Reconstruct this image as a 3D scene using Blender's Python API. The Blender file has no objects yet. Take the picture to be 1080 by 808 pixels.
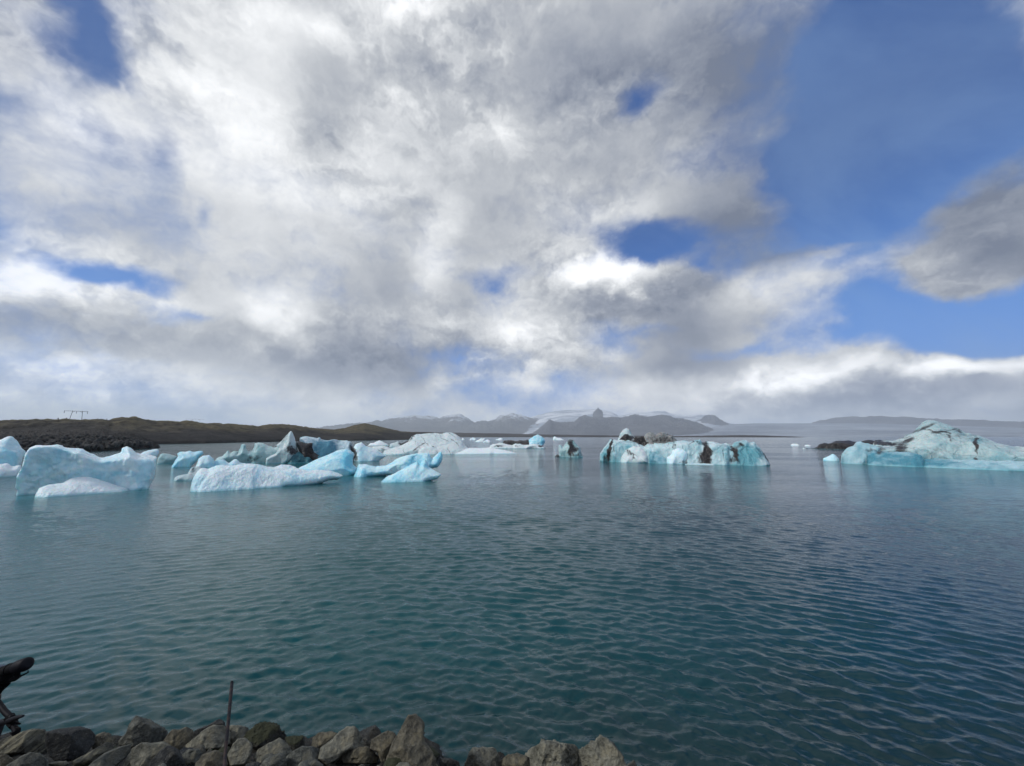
import bpy, math, random
import numpy as np
from mathutils import Vector, Matrix

random.seed(7)
S = bpy.context.scene
COL = S.collection
PI = math.pi

# ------------------------------------------------------------------ camera
EYE = 4.0                       # metres above the lagoon
FPX, CX, CY = 408.0, 540.0, 404.0
PITCH = math.radians(7.85)
cam_d = bpy.data.cameras.new('camera')
cam = bpy.data.objects.new('camera', cam_d)
COL.objects.link(cam)
cam.location = (0, 0, EYE)
cam.rotation_euler = (PI / 2 + PITCH, 0, 0)
cam_d.sensor_fit = 'HORIZONTAL'
cam_d.sensor_width = 36.0
cam_d.lens = 36.0 * FPX / 1080.0
cam_d.clip_start = 0.05
cam_d.clip_end = 60000
S.camera = cam


def ray(px, py):
    """direction in the world of a point of the photograph"""
    a, b = (px - CX) / FPX, -(py - CY) / FPX
    c, s = math.cos(PITCH), math.sin(PITCH)
    return np.array([a, c - b * s, s + b * c])


def azel(px, py):
    d = ray(px, py)
    d = d / np.linalg.norm(d)
    return math.atan2(d[0], d[1]), math.asin(d[2])


def dist_at(px, py):
    """horizontal distance at which the ray meets the water"""
    d = ray(px, py)
    return EYE * math.hypot(d[0], d[1]) / max(-d[2], 1e-4)


# ------------------------------------------------------------------ numpy noise
_rng = np.random.RandomState(11)
_perm = _rng.permutation(256)
_perm = np.concatenate([_perm, _perm, _perm])
_g = _rng.normal(size=(256, 3))
_g /= np.linalg.norm(_g, axis=1)[:, None]


def perlin(x, y, z):
    xi, yi, zi = np.floor(x).astype(int), np.floor(y).astype(int), np.floor(z).astype(int)
    xf, yf, zf = x - xi, y - yi, z - zi
    xi &= 255; yi &= 255; zi &= 255
    u = xf * xf * xf * (xf * (xf * 6 - 15) + 10)
    v = yf * yf * yf * (yf * (yf * 6 - 15) + 10)
    w = zf * zf * zf * (zf * (zf * 6 - 15) + 10)

    def g(dx, dy, dz):
        h = _perm[_perm[_perm[xi + dx] + yi + dy] + zi + dz]
        q = _g[h]
        return q[..., 0] * (xf - dx) + q[..., 1] * (yf - dy) + q[..., 2] * (zf - dz)

    def lerp(a, b, t):
        return a + t * (b - a)
    x00 = lerp(g(0, 0, 0), g(1, 0, 0), u)
    x10 = lerp(g(0, 1, 0), g(1, 1, 0), u)
    x01 = lerp(g(0, 0, 1), g(1, 0, 1), u)
    x11 = lerp(g(0, 1, 1), g(1, 1, 1), u)
    return lerp(lerp(x00, x10, v), lerp(x01, x11, v), w) * 1.5


def fbm(x, y, z, octv=4, gain=0.5, ridged=False):
    s, a, f = 0.0, 1.0, 1.0
    for i in range(octv):
        n = perlin(x * f + 17.3 * i, y * f + 5.1 * i, z * f + 9.7 * i)
        if ridged:
            n = 0.5 - np.abs(n) * 1.6
        s = s + a * n
        a *= gain
        f *= 2.03
    return s


# ------------------------------------------------------------------ scene helpers
def tag(o, label=None, cat=None, group=None, kind=None):
    for k, v in (('label', label), ('category', cat), ('group', group), ('kind', kind)):
        if v:
            o[k] = v
    return o


def mesh_np(name, V, F, mat, parent=None, smooth=True, attrs=None):
    me = bpy.data.meshes.new(name)
    V = np.asarray(V, dtype=np.float32)
    F = np.asarray(F, dtype=np.int32)
    k = F.shape[1]
    me.vertices.add(len(V)); me.vertices.foreach_set('co', V.ravel())
    me.loops.add(F.size); me.loops.foreach_set('vertex_index', F.ravel())
    me.polygons.add(len(F))
    me.polygons.foreach_set('loop_start', np.arange(0, F.size, k, dtype=np.int32))
    me.update(calc_edges=True)
    me.validate()
    if smooth:
        me.polygons.foreach_set('use_smooth', np.ones(len(me.polygons), dtype=bool))
    for an, av in (attrs or {}).items():
        at = me.attributes.new(an, 'FLOAT', 'POINT')
        at.data.foreach_set('value', np.asarray(av, dtype=np.float32))
    if mat:
        me.materials.append(mat)
    o = bpy.data.objects.new(name, me)
    COL.objects.link(o)
    if parent:
        o.parent = parent
    return o


def empty(name, loc):
    o = bpy.data.objects.new(name, None)
    o.empty_display_size = 0.3
    COL.objects.link(o)
    o.location = loc
    return o


def surface_nets(F, org, h):
    """iso surface F = 0 (inside positive) of a grid as quads"""
    nx, ny, nz = F.shape
    ins = F > 0
    acc = np.zeros((nx - 1, ny - 1, nz - 1, 3)); cnt = np.zeros((nx - 1, ny - 1, nz - 1))
    C = [(a, b, c) for a in (0, 1) for b in (0, 1) for c in (0, 1)]

    def sl(c):
        return (slice(c[0], nx - 1 + c[0]), slice(c[1], ny - 1 + c[1]), slice(c[2], nz - 1 + c[2]))
    for a in C:
        for ax in range(3):
            if a[ax] == 1:
                continue
            b = list(a); b[ax] = 1; b = tuple(b)
            fa, fb = F[sl(a)], F[sl(b)]
            m = (fa > 0) != (fb > 0)
            t = np.where(m, fa / np.where(m, fa - fb, 1), 0)
            for q in range(3):
                acc[..., q] += np.where(m, a[q] + (t if q == ax else 0), 0)
            cnt += m
    has = cnt > 0
    idx = -np.ones(has.shape, dtype=int)
    I = np.argwhere(has)
    idx[has] = np.arange(len(I))
    V = (I + acc[has] / cnt[has][:, None]) * h + np.asarray(org)
    Q = []
    for ax in range(3):
        s0 = [slice(1, -1)] * 3; s1 = [slice(1, -1)] * 3
        s0[ax] = slice(0, -1); s1[ax] = slice(1, None)
        A, B = ins[tuple(s0)], ins[tuple(s1)]
        E = np.argwhere(A != B)
        if not len(E):
            continue
        sg = A[tuple(E.T)]
        base = E + 1
        base[:, ax] -= 1
        u, v = (ax + 1) % 3, (ax + 2) % 3
        def cell(du, dv):
            c = base.copy(); c[:, u] -= du; c[:, v] -= dv
            return idx[c[:, 0], c[:, 1], c[:, 2]]
        q = np.stack([cell(1, 1), cell(0, 1), cell(0, 0), cell(1, 0)], 1)
        q[~sg] = q[~sg][:, ::-1]
        Q.append(q)
    Q = np.concatenate(Q)
    return V, Q[(Q >= 0).all(1)]


def poly_sd(X, Z, P):
    """signed distance (inside positive) of a closed outline"""
    P = np.asarray(P, float)
    d = np.full(X.shape, 1e9); ins = np.zeros(X.shape, bool)
    n = len(P)
    for i in range(n):
        a, b = P[i], P[(i + 1) % n]
        e = b - a
        L = e @ e + 1e-12
        t = np.clip(((X - a[0]) * e[0] + (Z - a[1]) * e[1]) / L, 0, 1)
        d = np.minimum(d, (X - a[0] - t * e[0]) ** 2 + (Z - a[1] - t * e[1]) ** 2)
        c = (a[1] > Z) != (b[1] > Z)
        xx = a[0] + (Z - a[1]) * e[0] / (e[1] if abs(e[1]) > 1e-9 else 1e-9)
        ins ^= c & (X < xx)
    d = np.sqrt(d)
    return np.where(ins, d, -d)


# ------------------------------------------------------------------ node helpers
class G:
    def __init__(s, tree):
        s.t = tree; s.N = tree.nodes; s.L = tree.links
        s.N.clear()

    def n(s, typ, **kw):
        o = s.N.new(typ)
        for k, v in kw.items():
            setattr(o, k, v)
        return o

    def put(s, sock, v):
        if isinstance(v, bpy.types.NodeSocket):
            s.L.new(v, sock)
        elif v is not None:
            sock.default_value = v

    def m(s, op, a, b=None, c=None, clamp=False):
        o = s.n('ShaderNodeMath', operation=op, use_clamp=clamp)
        s.put(o.inputs[0], a)
        if b is not None: s.put(o.inputs[1], b)
        if c is not None: s.put(o.inputs[2], c)
        return o.outputs[0]

    def v(s, op, a, b=None, scale=None):
        o = s.n('ShaderNodeVectorMath', operation=op)
        s.put(o.inputs[0], a)
        if b is not None: s.put(o.inputs[1], b)
        if scale is not None: s.put(o.inputs['Scale'], scale)
        return o.outputs['Value'] if op in ('LENGTH', 'DOT_PRODUCT', 'DISTANCE') else o.outputs[0]

    def noise(s, vec, scale, detail=4, rough=0.5, dist=0.0, color=False):
        o = s.n('ShaderNodeTexNoise')
        s.put(o.inputs['Vector'], vec); s.put(o.inputs['Scale'], scale)
        o.inputs['Detail'].default_value = detail
        o.inputs['Roughness'].default_value = rough
        o.inputs['Distortion'].default_value = dist
        return o.outputs['Color'] if color else o.outputs['Fac']

    def vor(s, vec, scale, feature='F1', out='Distance', rnd=1.0):
        o = s.n('ShaderNodeTexVoronoi', feature=feature)
        s.put(o.inputs['Vector'], vec); o.inputs['Scale'].default_value = scale
        o.inputs['Randomness'].default_value = rnd
        return o.outputs[out]

    def mr(s, v, a, b, c=0.0, d=1.0, smooth=True):
        o = s.n('ShaderNodeMapRange', interpolation_type='SMOOTHSTEP' if smooth else 'LINEAR')
        for i, q in enumerate((v, a, b, c, d)):
            s.put(o.inputs[i], q)
        return o.outputs[0]

    def mix(s, f, a, b, blend='MIX'):
        o = s.n('ShaderNodeMix', data_type='RGBA', blend_type=blend)
        s.put(o.inputs[0], f)
        for i, q in ((6, a), (7, b)):
            if isinstance(q, tuple) and len(q) == 3:
                q = q + (1,)
            s.put(o.inputs[i], q)
        return o.outputs[2]

    def ramp(s, f, pts):
        o = s.n('ShaderNodeValToRGB')
        e = o.color_ramp.elements
        while len(e) < len(pts): e.new(0.5)
        for q, (p, c) in zip(e, pts):
            q.position = p; q.color = tuple(c) + (1,)
        s.put(o.inputs[0], f)
        return o.outputs[0]

    def bump(s, h, strength, dist, normal=None):
        o = s.n('ShaderNodeBump')
        s.put(o.inputs['Height'], h); o.inputs['Strength'].default_value = strength
        o.inputs['Distance'].default_value = dist
        if normal is not None: s.put(o.inputs['Normal'], normal)
        return o.outputs[0]

    def xyz(s, x, y, z):
        o = s.n('ShaderNodeCombineXYZ')
        for i, q in enumerate((x, y, z)): s.put(o.inputs[i], q)
        return o.outputs[0]

    def sep(s, v):
        o = s.n('ShaderNodeSeparateXYZ'); s.put(o.inputs[0], v)
        return o.outputs

    def attr(s, name):
        return s.n('ShaderNodeAttribute', attribute_name=name).outputs['Fac']


def material(name):
    m = bpy.data.materials.new(name)
    m.use_nodes = True
    g = G(m.node_tree)
    out = g.n('ShaderNodeOutputMaterial')
    b = g.n('ShaderNodeBsdfPrincipled')
    g.L.new(b.outputs[0], out.inputs[0])
    return m, g, b


# ------------------------------------------------------------------ sky
SUN_AZ, SUN_EL = math.radians(-112), math.radians(38)     # azimuth from +Y towards +X
sun_dir = np.array([math.sin(SUN_AZ) * math.cos(SUN_EL), math.cos(SUN_AZ) * math.cos(SUN_EL), math.sin(SUN_EL)])
sd = bpy.data.lights.new('sun', 'SUN')
sd.energy = 2.2
sd.angle = math.radians(4)
sd.color = (1.0, 0.97, 0.93)
sun = bpy.data.objects.new('sun', sd)
COL.objects.link(sun)
sun.location = (-60, -30, 80)
sun.rotation_euler = Vector(sun_dir).to_track_quat('Z', 'Y').to_euler()

W = bpy.data.worlds.new('World')
S.world = W
W.use_nodes = True
g = G(W.node_tree)
wout = g.n('ShaderNodeOutputWorld')
bg = g.n('ShaderNodeBackground')
g.L.new(bg.outputs[0], wout.inputs[0])
bg.inputs[1].default_value = 0.1
sky = g.n('ShaderNodeTexSky', sky_type='NISHITA')
sky.sun_disc = False
sky.sun_elevation = SUN_EL
sky.sun_rotation = SUN_AZ
sky.air_density = 1.0
sky.dust_density = 0.6
sky.ozone_density = 2.0
dirn = g.n('ShaderNodeTexCoord').outputs['Generated']
dx, dy, dz = g.sep(dirn)
dz = g.m('ABSOLUTE', dz)
up = g.xyz(dx, dy, dz)
az = g.m('ARCTAN2', dx, dy)
el = g.m('ARCSINE', dz)
# cloud space: direction projected on a sheet overhead, so clouds flatten towards the horizon
den = g.m('ADD', dz, 0.85)
Nq = g.xyz(g.m('DIVIDE', dx, den), g.m('DIVIDE', dy, den), g.m('MULTIPLY', dz, 1.25))
w1 = g.v('SUBTRACT', g.noise(Nq, 1.9, 4, 0.6, color=True), (0.5, 0.5, 0.5))
w2 = g.v('SUBTRACT', g.noise(up, 9.0, 4, 0.6, color=True), (0.5, 0.5, 0.5))
P0 = g.xyz(az, el, 0.0)
P = g.v('ADD', P0, g.v('SCALE', w1, scale=0.22))
P = g.v('ADD', P, g.v('SCALE', w2, scale=0.10))


def blobs(base, rows):
    acc = base
    for (x, y, rx, ry, rot, amp) in rows:
        a0, e0 = azel(x, y)
        a1, e1 = azel(x + 4, y); a2, e2 = azel(x, y - 4)
        sx = math.hypot(a1 - a0, e1 - e0) / 4
        sy = math.hypot(a2 - a0, e2 - e0) / 4
        tilt = math.atan2(e1 - e0, a1 - a0)
        mp = g.n('ShaderNodeMapping', vector_type='TEXTURE')
        g.put(mp.inputs['Vector'], P)
        mp.inputs['Location'].default_value = (a0, e0, 0)
        mp.inputs['Rotation'].default_value = (0, 0, tilt - math.radians(rot))
        mp.inputs['Scale'].default_value = (rx * sx * 1.25, ry * sy * 1.25, 1)
        gr = g.n('ShaderNodeTexGradient', gradient_type='SPHERICAL')
        g.L.new(mp.outputs[0], gr.inputs[0])
        acc = g.m('MULTIPLY_ADD', gr.outputs['Fac'], amp, acc)
    return acc


# rows: centre in the photograph, radii, clockwise turn in degrees, amount
COVER = [
    (-10, 50, 50, 40, 0, 0.5), (92, 34, 46, 52, 20, -1.15), (122, 72, 26, 24, 0, -0.5), (165, 178, 22, 44, 20, -0.42), (215, 235, 12, 14, 0, -0.5),
    (60, 215, 50, 12, 25, -0.15), (125, 294, 72, 17, 10, -1.2), (205, 337, 50, 16, 0, -0.9), (60, 250, 50, 20, 10, 0.1),
    (664, 96, 28, 26, 0, -1.25), (690, 258, 62, 40, 0, -1.5), (610, 275, 50, 24, -10, -1.1), (530, 292, 34, 16, 0, -0.8),
    (745, 150, 30, 30, 0, -0.15), (925, 110, 105, 125, 0, -1.5), (850, 205, 45, 60, -30, -0.7), (900, 40, 70, 70, 0, -0.9), (1010, 60, 130, 70, 0, -0.5),
    (960, 230, 90, 60, 0, -0.8), (900, 320, 120, 40, -8, -0.75), (1010, 345, 130, 50, 0, -1.5), (770, 372, 60, 10, 0, -0.5),
    (1060, 110, 50, 50, 0, -0.2), (690, 345, 26, 9, 0, -0.5), (560, 385, 30, 8, 0, -0.1), (1100, 200, 60, 60, 0, -0.2),
    (1040, 232, 100, 62, -25, 1.9), (1000, 290, 40, 30, -40, 0.6), (1078, 140, 14, 20, 0, 1.2), (990, 290, 40, 26, -30, 0.35), (930, 165, 50, 18, -20, 0.25), (960, 170, 130, 24, -20, 0.1),
    (780, 215, 95, 60, 10, 0.6), (800, 320, 95, 40, 0, 0.95), (725, 330, 70, 40, 0, 0.7), (645, 290, 80, 38, 0, 1.4), (880, 262, 70, 10, -8, 0.5),
    (905, 372, 40, 12, 0, 0.1), (960, 262, 150, 30, -15, -0.15), (900, 290, 110, 10, -18, 0.2), (920, 412, 240, 34, 0, 1.7), (1030, 405, 140, 26, 0, 1.2), (760, 410, 130, 40, 0, 1.2), (560, 350, 120, 50, 0, 0.6),
    (250, 80, 160, 110, 0, 0.6), (480, 130, 240, 180, 0, 0.9), (720, 60, 150, 90, 0, 0.5), (330, 350, 170, 90, 0, 0.9), (30, 120, 60, 70, 0, 0.4),
    (60, 345, 150, 40, 8, 0.6), (20, 180, 60, 60, 0, 0.3),
]
LIGHT = [
    (200, 90, 150, 130, 0, 0.24), (300, 60, 90, 60, 0, 0.12), (60, 130, 60, 60, 0, 0.2), (240, 130, 50, 30, 30, 0.04), (150, 40, 30, 60, 0, 0.1), (330, 20, 120, 30, 0, 0.2), (280, 180, 60, 80, 20, 0.15),
    (370, 225, 60, 100, 15, 0.25), (430, 185, 30, 30, 0, 0.2), (528, 135, 30, 30, 0, 0.30), (460, 280, 40, 60, 0, 0.2), (330, 110, 40, 60, 40, -0.12),
    (420, 60, 90, 80, 0, -0.10), (560, 60, 90, 120, 0, -0.16), (680, 70, 130, 120, 0, -0.36), (800, 60, 110, 100, 0, -0.40), (640, 170, 80, 40, 0, -0.14), (770, 90, 90, 90, 0, -0.15),
    (310, 260, 46, 90, 8, 0.16), (870, 150, 60, 120, 0, -0.1), (300, 325, 40, 30, 0, 0.2), (465, 290, 26, 60, 0, 0.2), (170, 55, 60, 50, 0, 0.08), (340, 100, 60, 50, 30, -0.1), (300, 250, 50, 50, 0, -0.08), (120, 235, 90, 30, 10, -0.1), (740, 155, 50, 20, 0, 0.15), (780, 230, 85, 75, 0, -0.70), (400, 320, 110, 90, -20, -0.34), (340, 375, 170, 44, 0, -0.30), (440, 395, 130, 40, 0, -0.22), (520, 250, 60, 60, 0, -0.12), (160, 220, 70, 40, 0, -0.05),
    (290, 330, 60, 30, 20, 0.28), (255, 370, 30, 20, 0, 0.15), (100, 360, 160, 28, 12, -0.34), (50, 300, 110, 24, 5, 0.5), (40, 390, 70, 18, 0, 0.2), (170, 320, 50, 20, 0, 0.3),
    (650, 284, 62, 24, 0, 0.8), (620, 325, 70, 18, 0, -0.35), (700, 320, 70, 45, 0, -0.30), (730, 350, 80, 45, 0, -0.35), (810, 308, 55, 24, -10, 0.15), (840, 262, 90, 16, -10, -0.3),
    (560, 330, 60, 24, -10, 0.30), (600, 362, 90, 22, 0, 0.12), (500, 330, 40, 50, 0, -0.12), (660, 385, 120, 22, 0, -0.2), (590, 405, 90, 14, 0, 0.15),
    (870, 398, 150, 13, 0, 0.3), (1040, 396, 110, 14, 0, 0.3), (800, 405, 30, 10, 0, 0.3), (980, 402, 40, 12, 0, 0.25), (950, 428, 260, 14, 0, -0.45), (900, 412, 30, 8, 0, -0.25), (1010, 414, 36, 8, 0, -0.2), (720, 380, 60, 20, 0, -0.2),
    (1040, 235, 130, 85, 0, -0.72), (1078, 138, 14, 20, 0, 0.6), (930, 165, 50, 18, 0, -0.05), (950, 420, 40, 20, 0, -0.1),
]
fb = g.noise(Nq, 3.4, 8, 0.53, 0.15)
fine = g.noise(g.v('ADD', Nq, g.v('SCALE', w2, scale=0.25)), 9.0, 6, 0.56, 0.1)
cov = blobs(g.m('MULTIPLY_ADD', g.m('SUBTRACT', fb, 0.5), 3.0, 0.55), COVER)
cov = g.m('MULTIPLY_ADD', g.m('SUBTRACT', fine, 0.5), 0.9, cov)
mask = g.mr(cov, -0.15, 1.05)
# relief: how much thinner the cloud is on the side the sun comes from
off = tuple(np.array([sun_dir[0], sun_dir[1], 0.9]) * 0.045)
fine2 = g.noise(g.v('ADD', g.v('ADD', Nq, g.v('SCALE', w2, scale=0.25)), off), 9.0, 6, 0.56, 0.1)
fbl = g.noise(g.v('ADD', Nq, tuple(np.array(off) * 1.7)), 3.4, 8, 0.53, 0.15)
patch = g.mr(g.noise(g.v('ADD', Nq, (7.0, 1.0, 3.0)), 3.0, 3, 0.5), 0.40, 0.64, 0.25, 1.0)
relief = g.m('MULTIPLY', g.m('ADD', g.m('MULTIPLY', g.m('SUBTRACT', fine, fine2), 0.85), g.m('MULTIPLY', g.m('SUBTRACT', fb, fbl), 1.25)), patch)
lit = blobs(g.m('ADD', 0.585, relief), LIGHT)
lit = g.m('MULTIPLY_ADD', g.m('SUBTRACT', fine, 0.5), g.m('MULTIPLY', patch, 0.16), lit)
lit = g.m('MULTIPLY_ADD', g.m('SUBTRACT', g.noise(g.v('ADD', Nq, (4.0, 2.0, 1.0)), 2.6, 3, 0.45, 0.2), 0.5), 0.34, lit)
cloud = g.ramp(lit, [(0.0, (0.14, 0.165, 0.225)), (0.25, (0.25, 0.275, 0.33)), (0.5, (0.43, 0.45, 0.48)), (0.75, (0.68, 0.695, 0.71)), (1.0, (0.97, 0.98, 0.99))])
cloud = g.v('SCALE', cloud, scale=g.mr(el, 0.02, 0.22, 19.0, 12.3))
# thin high veil over the blue, stronger low down
veil = g.m('MULTIPLY', g.mr(g.noise(g.v('MULTIPLY', Nq, (1.0, 2.2, 1)), 1.5, 6, 0.6, 0.6), 0.42, 0.72), 0.30)
low = g.mr(el, 0.0, 0.42, 1.0, 0.0)
veil = g.m('ADD', veil, g.m('MULTIPLY', low, 0.16), clamp=True)
blue = g.mix(0.90, sky.outputs[0], g.mix(g.mr(el, 0.08, 0.6, 0.0, 1.0), (0.75, 3.0, 8.8), (0.14, 0.80, 3.1)))
base = g.mix(veil, blue, (2.6, 4.2, 6.8))
full = g.mix(mask, base, cloud)
# milky air just above the horizon
hz = g.mr(el, 0.0, 0.085, 0.70, 0.0)
full = g.mix(hz, full, (7.6, 9.0, 10.8))
g.L.new(full, bg.inputs[0])
W.cycles.sampling_method = 'MANUAL'
W.cycles.sample_map_resolution = 512

S.view_settings.view_transform = 'Standard'
S.view_settings.look = 'None'
S.view_settings.exposure = 0.0
S.view_settings.gamma = 1.0
S.cycles.use_denoising = True
S.cycles.max_bounces = 6
S.cycles.diffuse_bounces = 2
S.cycles.glossy_bounces = 3
S.cycles.transmission_bounces = 2
S.cycles.volume_bounces = 2
S.cycles.caustics_reflective = False
S.cycles.caustics_refractive = False

# ------------------------------------------------------------------ haze
hm = bpy.data.materials.new('haze')
hm.use_nodes = True
g = G(hm.node_tree)
ho = g.n('ShaderNodeOutputMaterial')
pv = g.n('ShaderNodeVolumePrincipled')
pv.inputs['Color'].default_value = (0.88, 0.94, 1.0, 1)
pv.inputs['Density'].default_value = 0.000095
pv.inputs['Anisotropy'].default_value = 0.25
g.L.new(pv.outputs[0], ho.inputs['Volume'])
HX, HT = 15500, 780
hv = [(x, y, z) for z in (-60, HT) for (x, y) in ((-HX, -3000), (HX, -3000), (HX, 12000), (-HX, 12000))]
hz_o = mesh_np('haze', hv, [(0, 3, 2, 1), (4, 5, 6, 7), (0, 1, 5, 4), (1, 2, 6, 5), (2, 3, 7, 6), (3, 0, 4, 7)], None, smooth=False)
hz_o.data.materials.append(hm)
tag(hz_o, kind='stuff')

# ------------------------------------------------------------------ water
rings = [0.02, 1.0]
r = 2.6
while r < 90:
    rings.append(r); r *= 1.0042
while r < 52000:
    rings.append(r); r *= 1.09
rings = np.array(rings)
azs = np.concatenate([np.linspace(-64, 64, 900), np.linspace(64, 296, 90)[1:-1]]) * PI / 180
R, A = np.meshgrid(rings, azs, indexing='ij')
X, Y = R * np.sin(A), R * np.cos(A)
Zw = np.zeros_like(X)
wr = np.random.RandomState(5)
cell = np.maximum(R * 0.0046, 0.015)
UU = np.arctan2(X + 2, Y + 11) * 19.0; VV = np.hypot(X + 2, Y + 11)        # crests bend round towards the shore
n_w = int(np.searchsorted(rings, 95))
for i in range(130):
    lam = 0.07 * (0.56 / 0.07) ** wr.rand()
    th = math.radians(92 + wr.normal() * 27)          # travelling roughly towards the right and the viewer
    if wr.rand() < 0.2:
        th = math.radians(70 + wr.normal() * 45)
    k = 2 * PI / lam
    amp = 0.0050 * lam ** 0.9
    ph = wr.rand() * 6.28
    q_ = k * (UU[:n_w] * math.cos(th) + VV[:n_w] * math.sin(th)) + ph
    s = np.sin(q_)
    s = s + 0.55 * (s * s - 0.5)                               # sharper crests
    Zw[:n_w] += amp * s * np.clip((lam / cell[:n_w] - 2.2) / 2.5, 0, 1)
gust = np.clip(0.75 + 0.9 * perlin(X * 0.06, Y * 0.06, X * 0 + 3.3), 0.35, 1.4)
Zw *= gust * np.clip((95 - R) / 40, 0, 1) * 1.0
nr, na = X.shape
V = np.stack([X, Y, Zw], -1).reshape(-1, 3)
i0 = (np.arange(nr - 1)[:, None] * na + np.arange(na)[None, :])
j1 = (np.arange(na) + 1) % na
i1 = (np.arange(nr - 1)[:, None] * na + j1[None, :])
Q = np.stack([i0, i1, i1 + na, i0 + na], -1).reshape(-1, 4)[:, ::-1]
wm, g, b = material('lagoon_water')
pos = g.n('ShaderNodeNewGeometry').outputs['Position']
px_, py_, pz_ = g.sep(pos)
rad = g.v('LENGTH', pos)
big = g.noise(g.v('MULTIPLY', pos, (0.012, 0.035, 0)), 1.0, 3, 0.5)
near_dark = g.mr(g.m('ADD', py_, g.m('MULTIPLY', g.noise(pos, 0.5, 3), 2.5)), 5.5, 10.5, 1.0, 0.0)  # shallow bed tone plus vignette darkening, painted into the near-shore water colour
near_dark = g.m('MULTIPLY', near_dark, g.mr(px_, -3.0, 2.0, 0.8, 1.0))
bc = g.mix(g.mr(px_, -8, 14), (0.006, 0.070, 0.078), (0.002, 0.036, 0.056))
bc = g.mix(g.m('MULTIPLY', near_dark, 0.80), bc, (0.008, 0.020, 0.020))
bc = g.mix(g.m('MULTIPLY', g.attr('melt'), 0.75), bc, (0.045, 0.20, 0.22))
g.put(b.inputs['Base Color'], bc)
b.inputs['IOR'].default_value = 1.333
g.put(b.inputs['Roughness'], g.mr(rad, 10.0, 300.0, 0.02, 0.14))
rip = g.noise(g.v('MULTIPLY', pos, (1.0, 1.6, 1)), 7.0, 5, 0.60, 0.5)
mid = g.noise(g.v('MULTIPLY', pos, (0.55, 1.25, 1)), 1.6, 4, 0.6, 0.6)
amp = g.mr(g.noise(g.v('MULTIPLY', pos, (0.02, 0.06, 0)), 1.0, 3, 0.55), 0.38, 0.62, 0.45, 1.1)
farw = g.mr(rad, 12.0, 60.0, 0.15, 1.25)
hgt = g.m('ADD', g.m('MULTIPLY', rip, g.mr(rad, 5.0, 25.0, 0.010, 0.034)), g.m('MULTIPLY', g.m('MULTIPLY', mid, farw), 0.11))
hgt = g.m('MULTIPLY', hgt, amp)
g.put(b.inputs['Normal'], g.bump(hgt, 1.0, 1.0))
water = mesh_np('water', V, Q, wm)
tag(water, kind='structure')


# ------------------------------------------------------------------ terrain behind
def interp(pts, n):
    pts = np.array(pts, float)
    xs = np.linspace(pts[0, 0], pts[-1, 0], n)
    return xs, np.interp(xs, pts[:, 0], pts[:, 1])


def ridge(name, sky, foot, dist, depth, mat, n=260, m=46, rough=0.05, freq=6.0, power=1.0, back=0.6, jag=0.0, mass=None):
    """a stretch of land whose crest follows SKY (photograph points) at DIST metres and whose foot meets the water DEPTH metres nearer"""
    xs, ys = interp(sky, n)
    V = np.zeros((n, m, 3)); H = np.zeros((n, m))
    ts = np.concatenate([np.linspace(0, 1, m - 8), 1 + np.linspace(0.1, back, 8)])
    for i in range(n):
        a, e = azel(xs[i], ys[i])
        dr = dist if np.isscalar(dist) else np.interp(xs[i], *zip(*dist))
        fd = depth if np.isscalar(depth) else np.interp(xs[i], *zip(*depth))
        hc = EYE + dr * math.tan(e)
        rr = dr - fd + ts * fd
        V[i, :, 0] = rr * math.sin(a); V[i, :, 1] = rr * math.cos(a)
        prof = np.where(ts <= 1, np.clip(ts, 0, 1) ** power, 1 - (ts - 1) ** 1.3 / max(back - 0.05, 0.1) ** 1.3 * 1.3)
        H[i] = hc * prof
    sc = freq / (np.mean(np.ptp(V[..., 0])) + 1)
    nn = fbm(V[..., 0] * sc, V[..., 1] * sc, V[..., 0] * 0 + 1.7, 5, 0.52, ridged=True)
    hmax = H.max()
    env = np.clip(ts, 0, 1)[None, :] * np.clip(1.15 - np.abs(ts - 0.55)[None, :] * 1.6, 0.0, 1)
    H = H + nn * rough * hmax * (env * 1.6 + 0.02)
    if jag:
        j = fbm(V[..., 0] * sc * 7, V[..., 1] * sc * 7, V[..., 0] * 0 + 5, 3, 0.55)
        H += j * jag * hmax * np.clip(ts, 0, 1)[None, :]
    H -= 0.02 * hmax * (ts[None, :] < 0.001) + 1e-3
    V[..., 2] = np.where(ts[None, :] <= 0, -0.6 - 0.01 * hmax, np.where(ts[None, :] > 1.0, np.maximum(H, -1.0), H))
    ends = np.minimum(np.arange(n), np.arange(n)[::-1])
    V[..., 2] = V[..., 2] * np.clip(ends[:, None] / 3.0, 0, 1) - 0.5 * (ends[:, None] < 1)
    idx = np.arange(n * m).reshape(n, m)
    Q = np.stack([idx[:-1, :-1], idx[1:, :-1], idx[1:, 1:], idx[:-1, 1:]], -1).reshape(-1, 4)
    o = mesh_np(name, V.reshape(-1, 3), Q, mat)
    tag(o, kind='structure')
    return o


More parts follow.
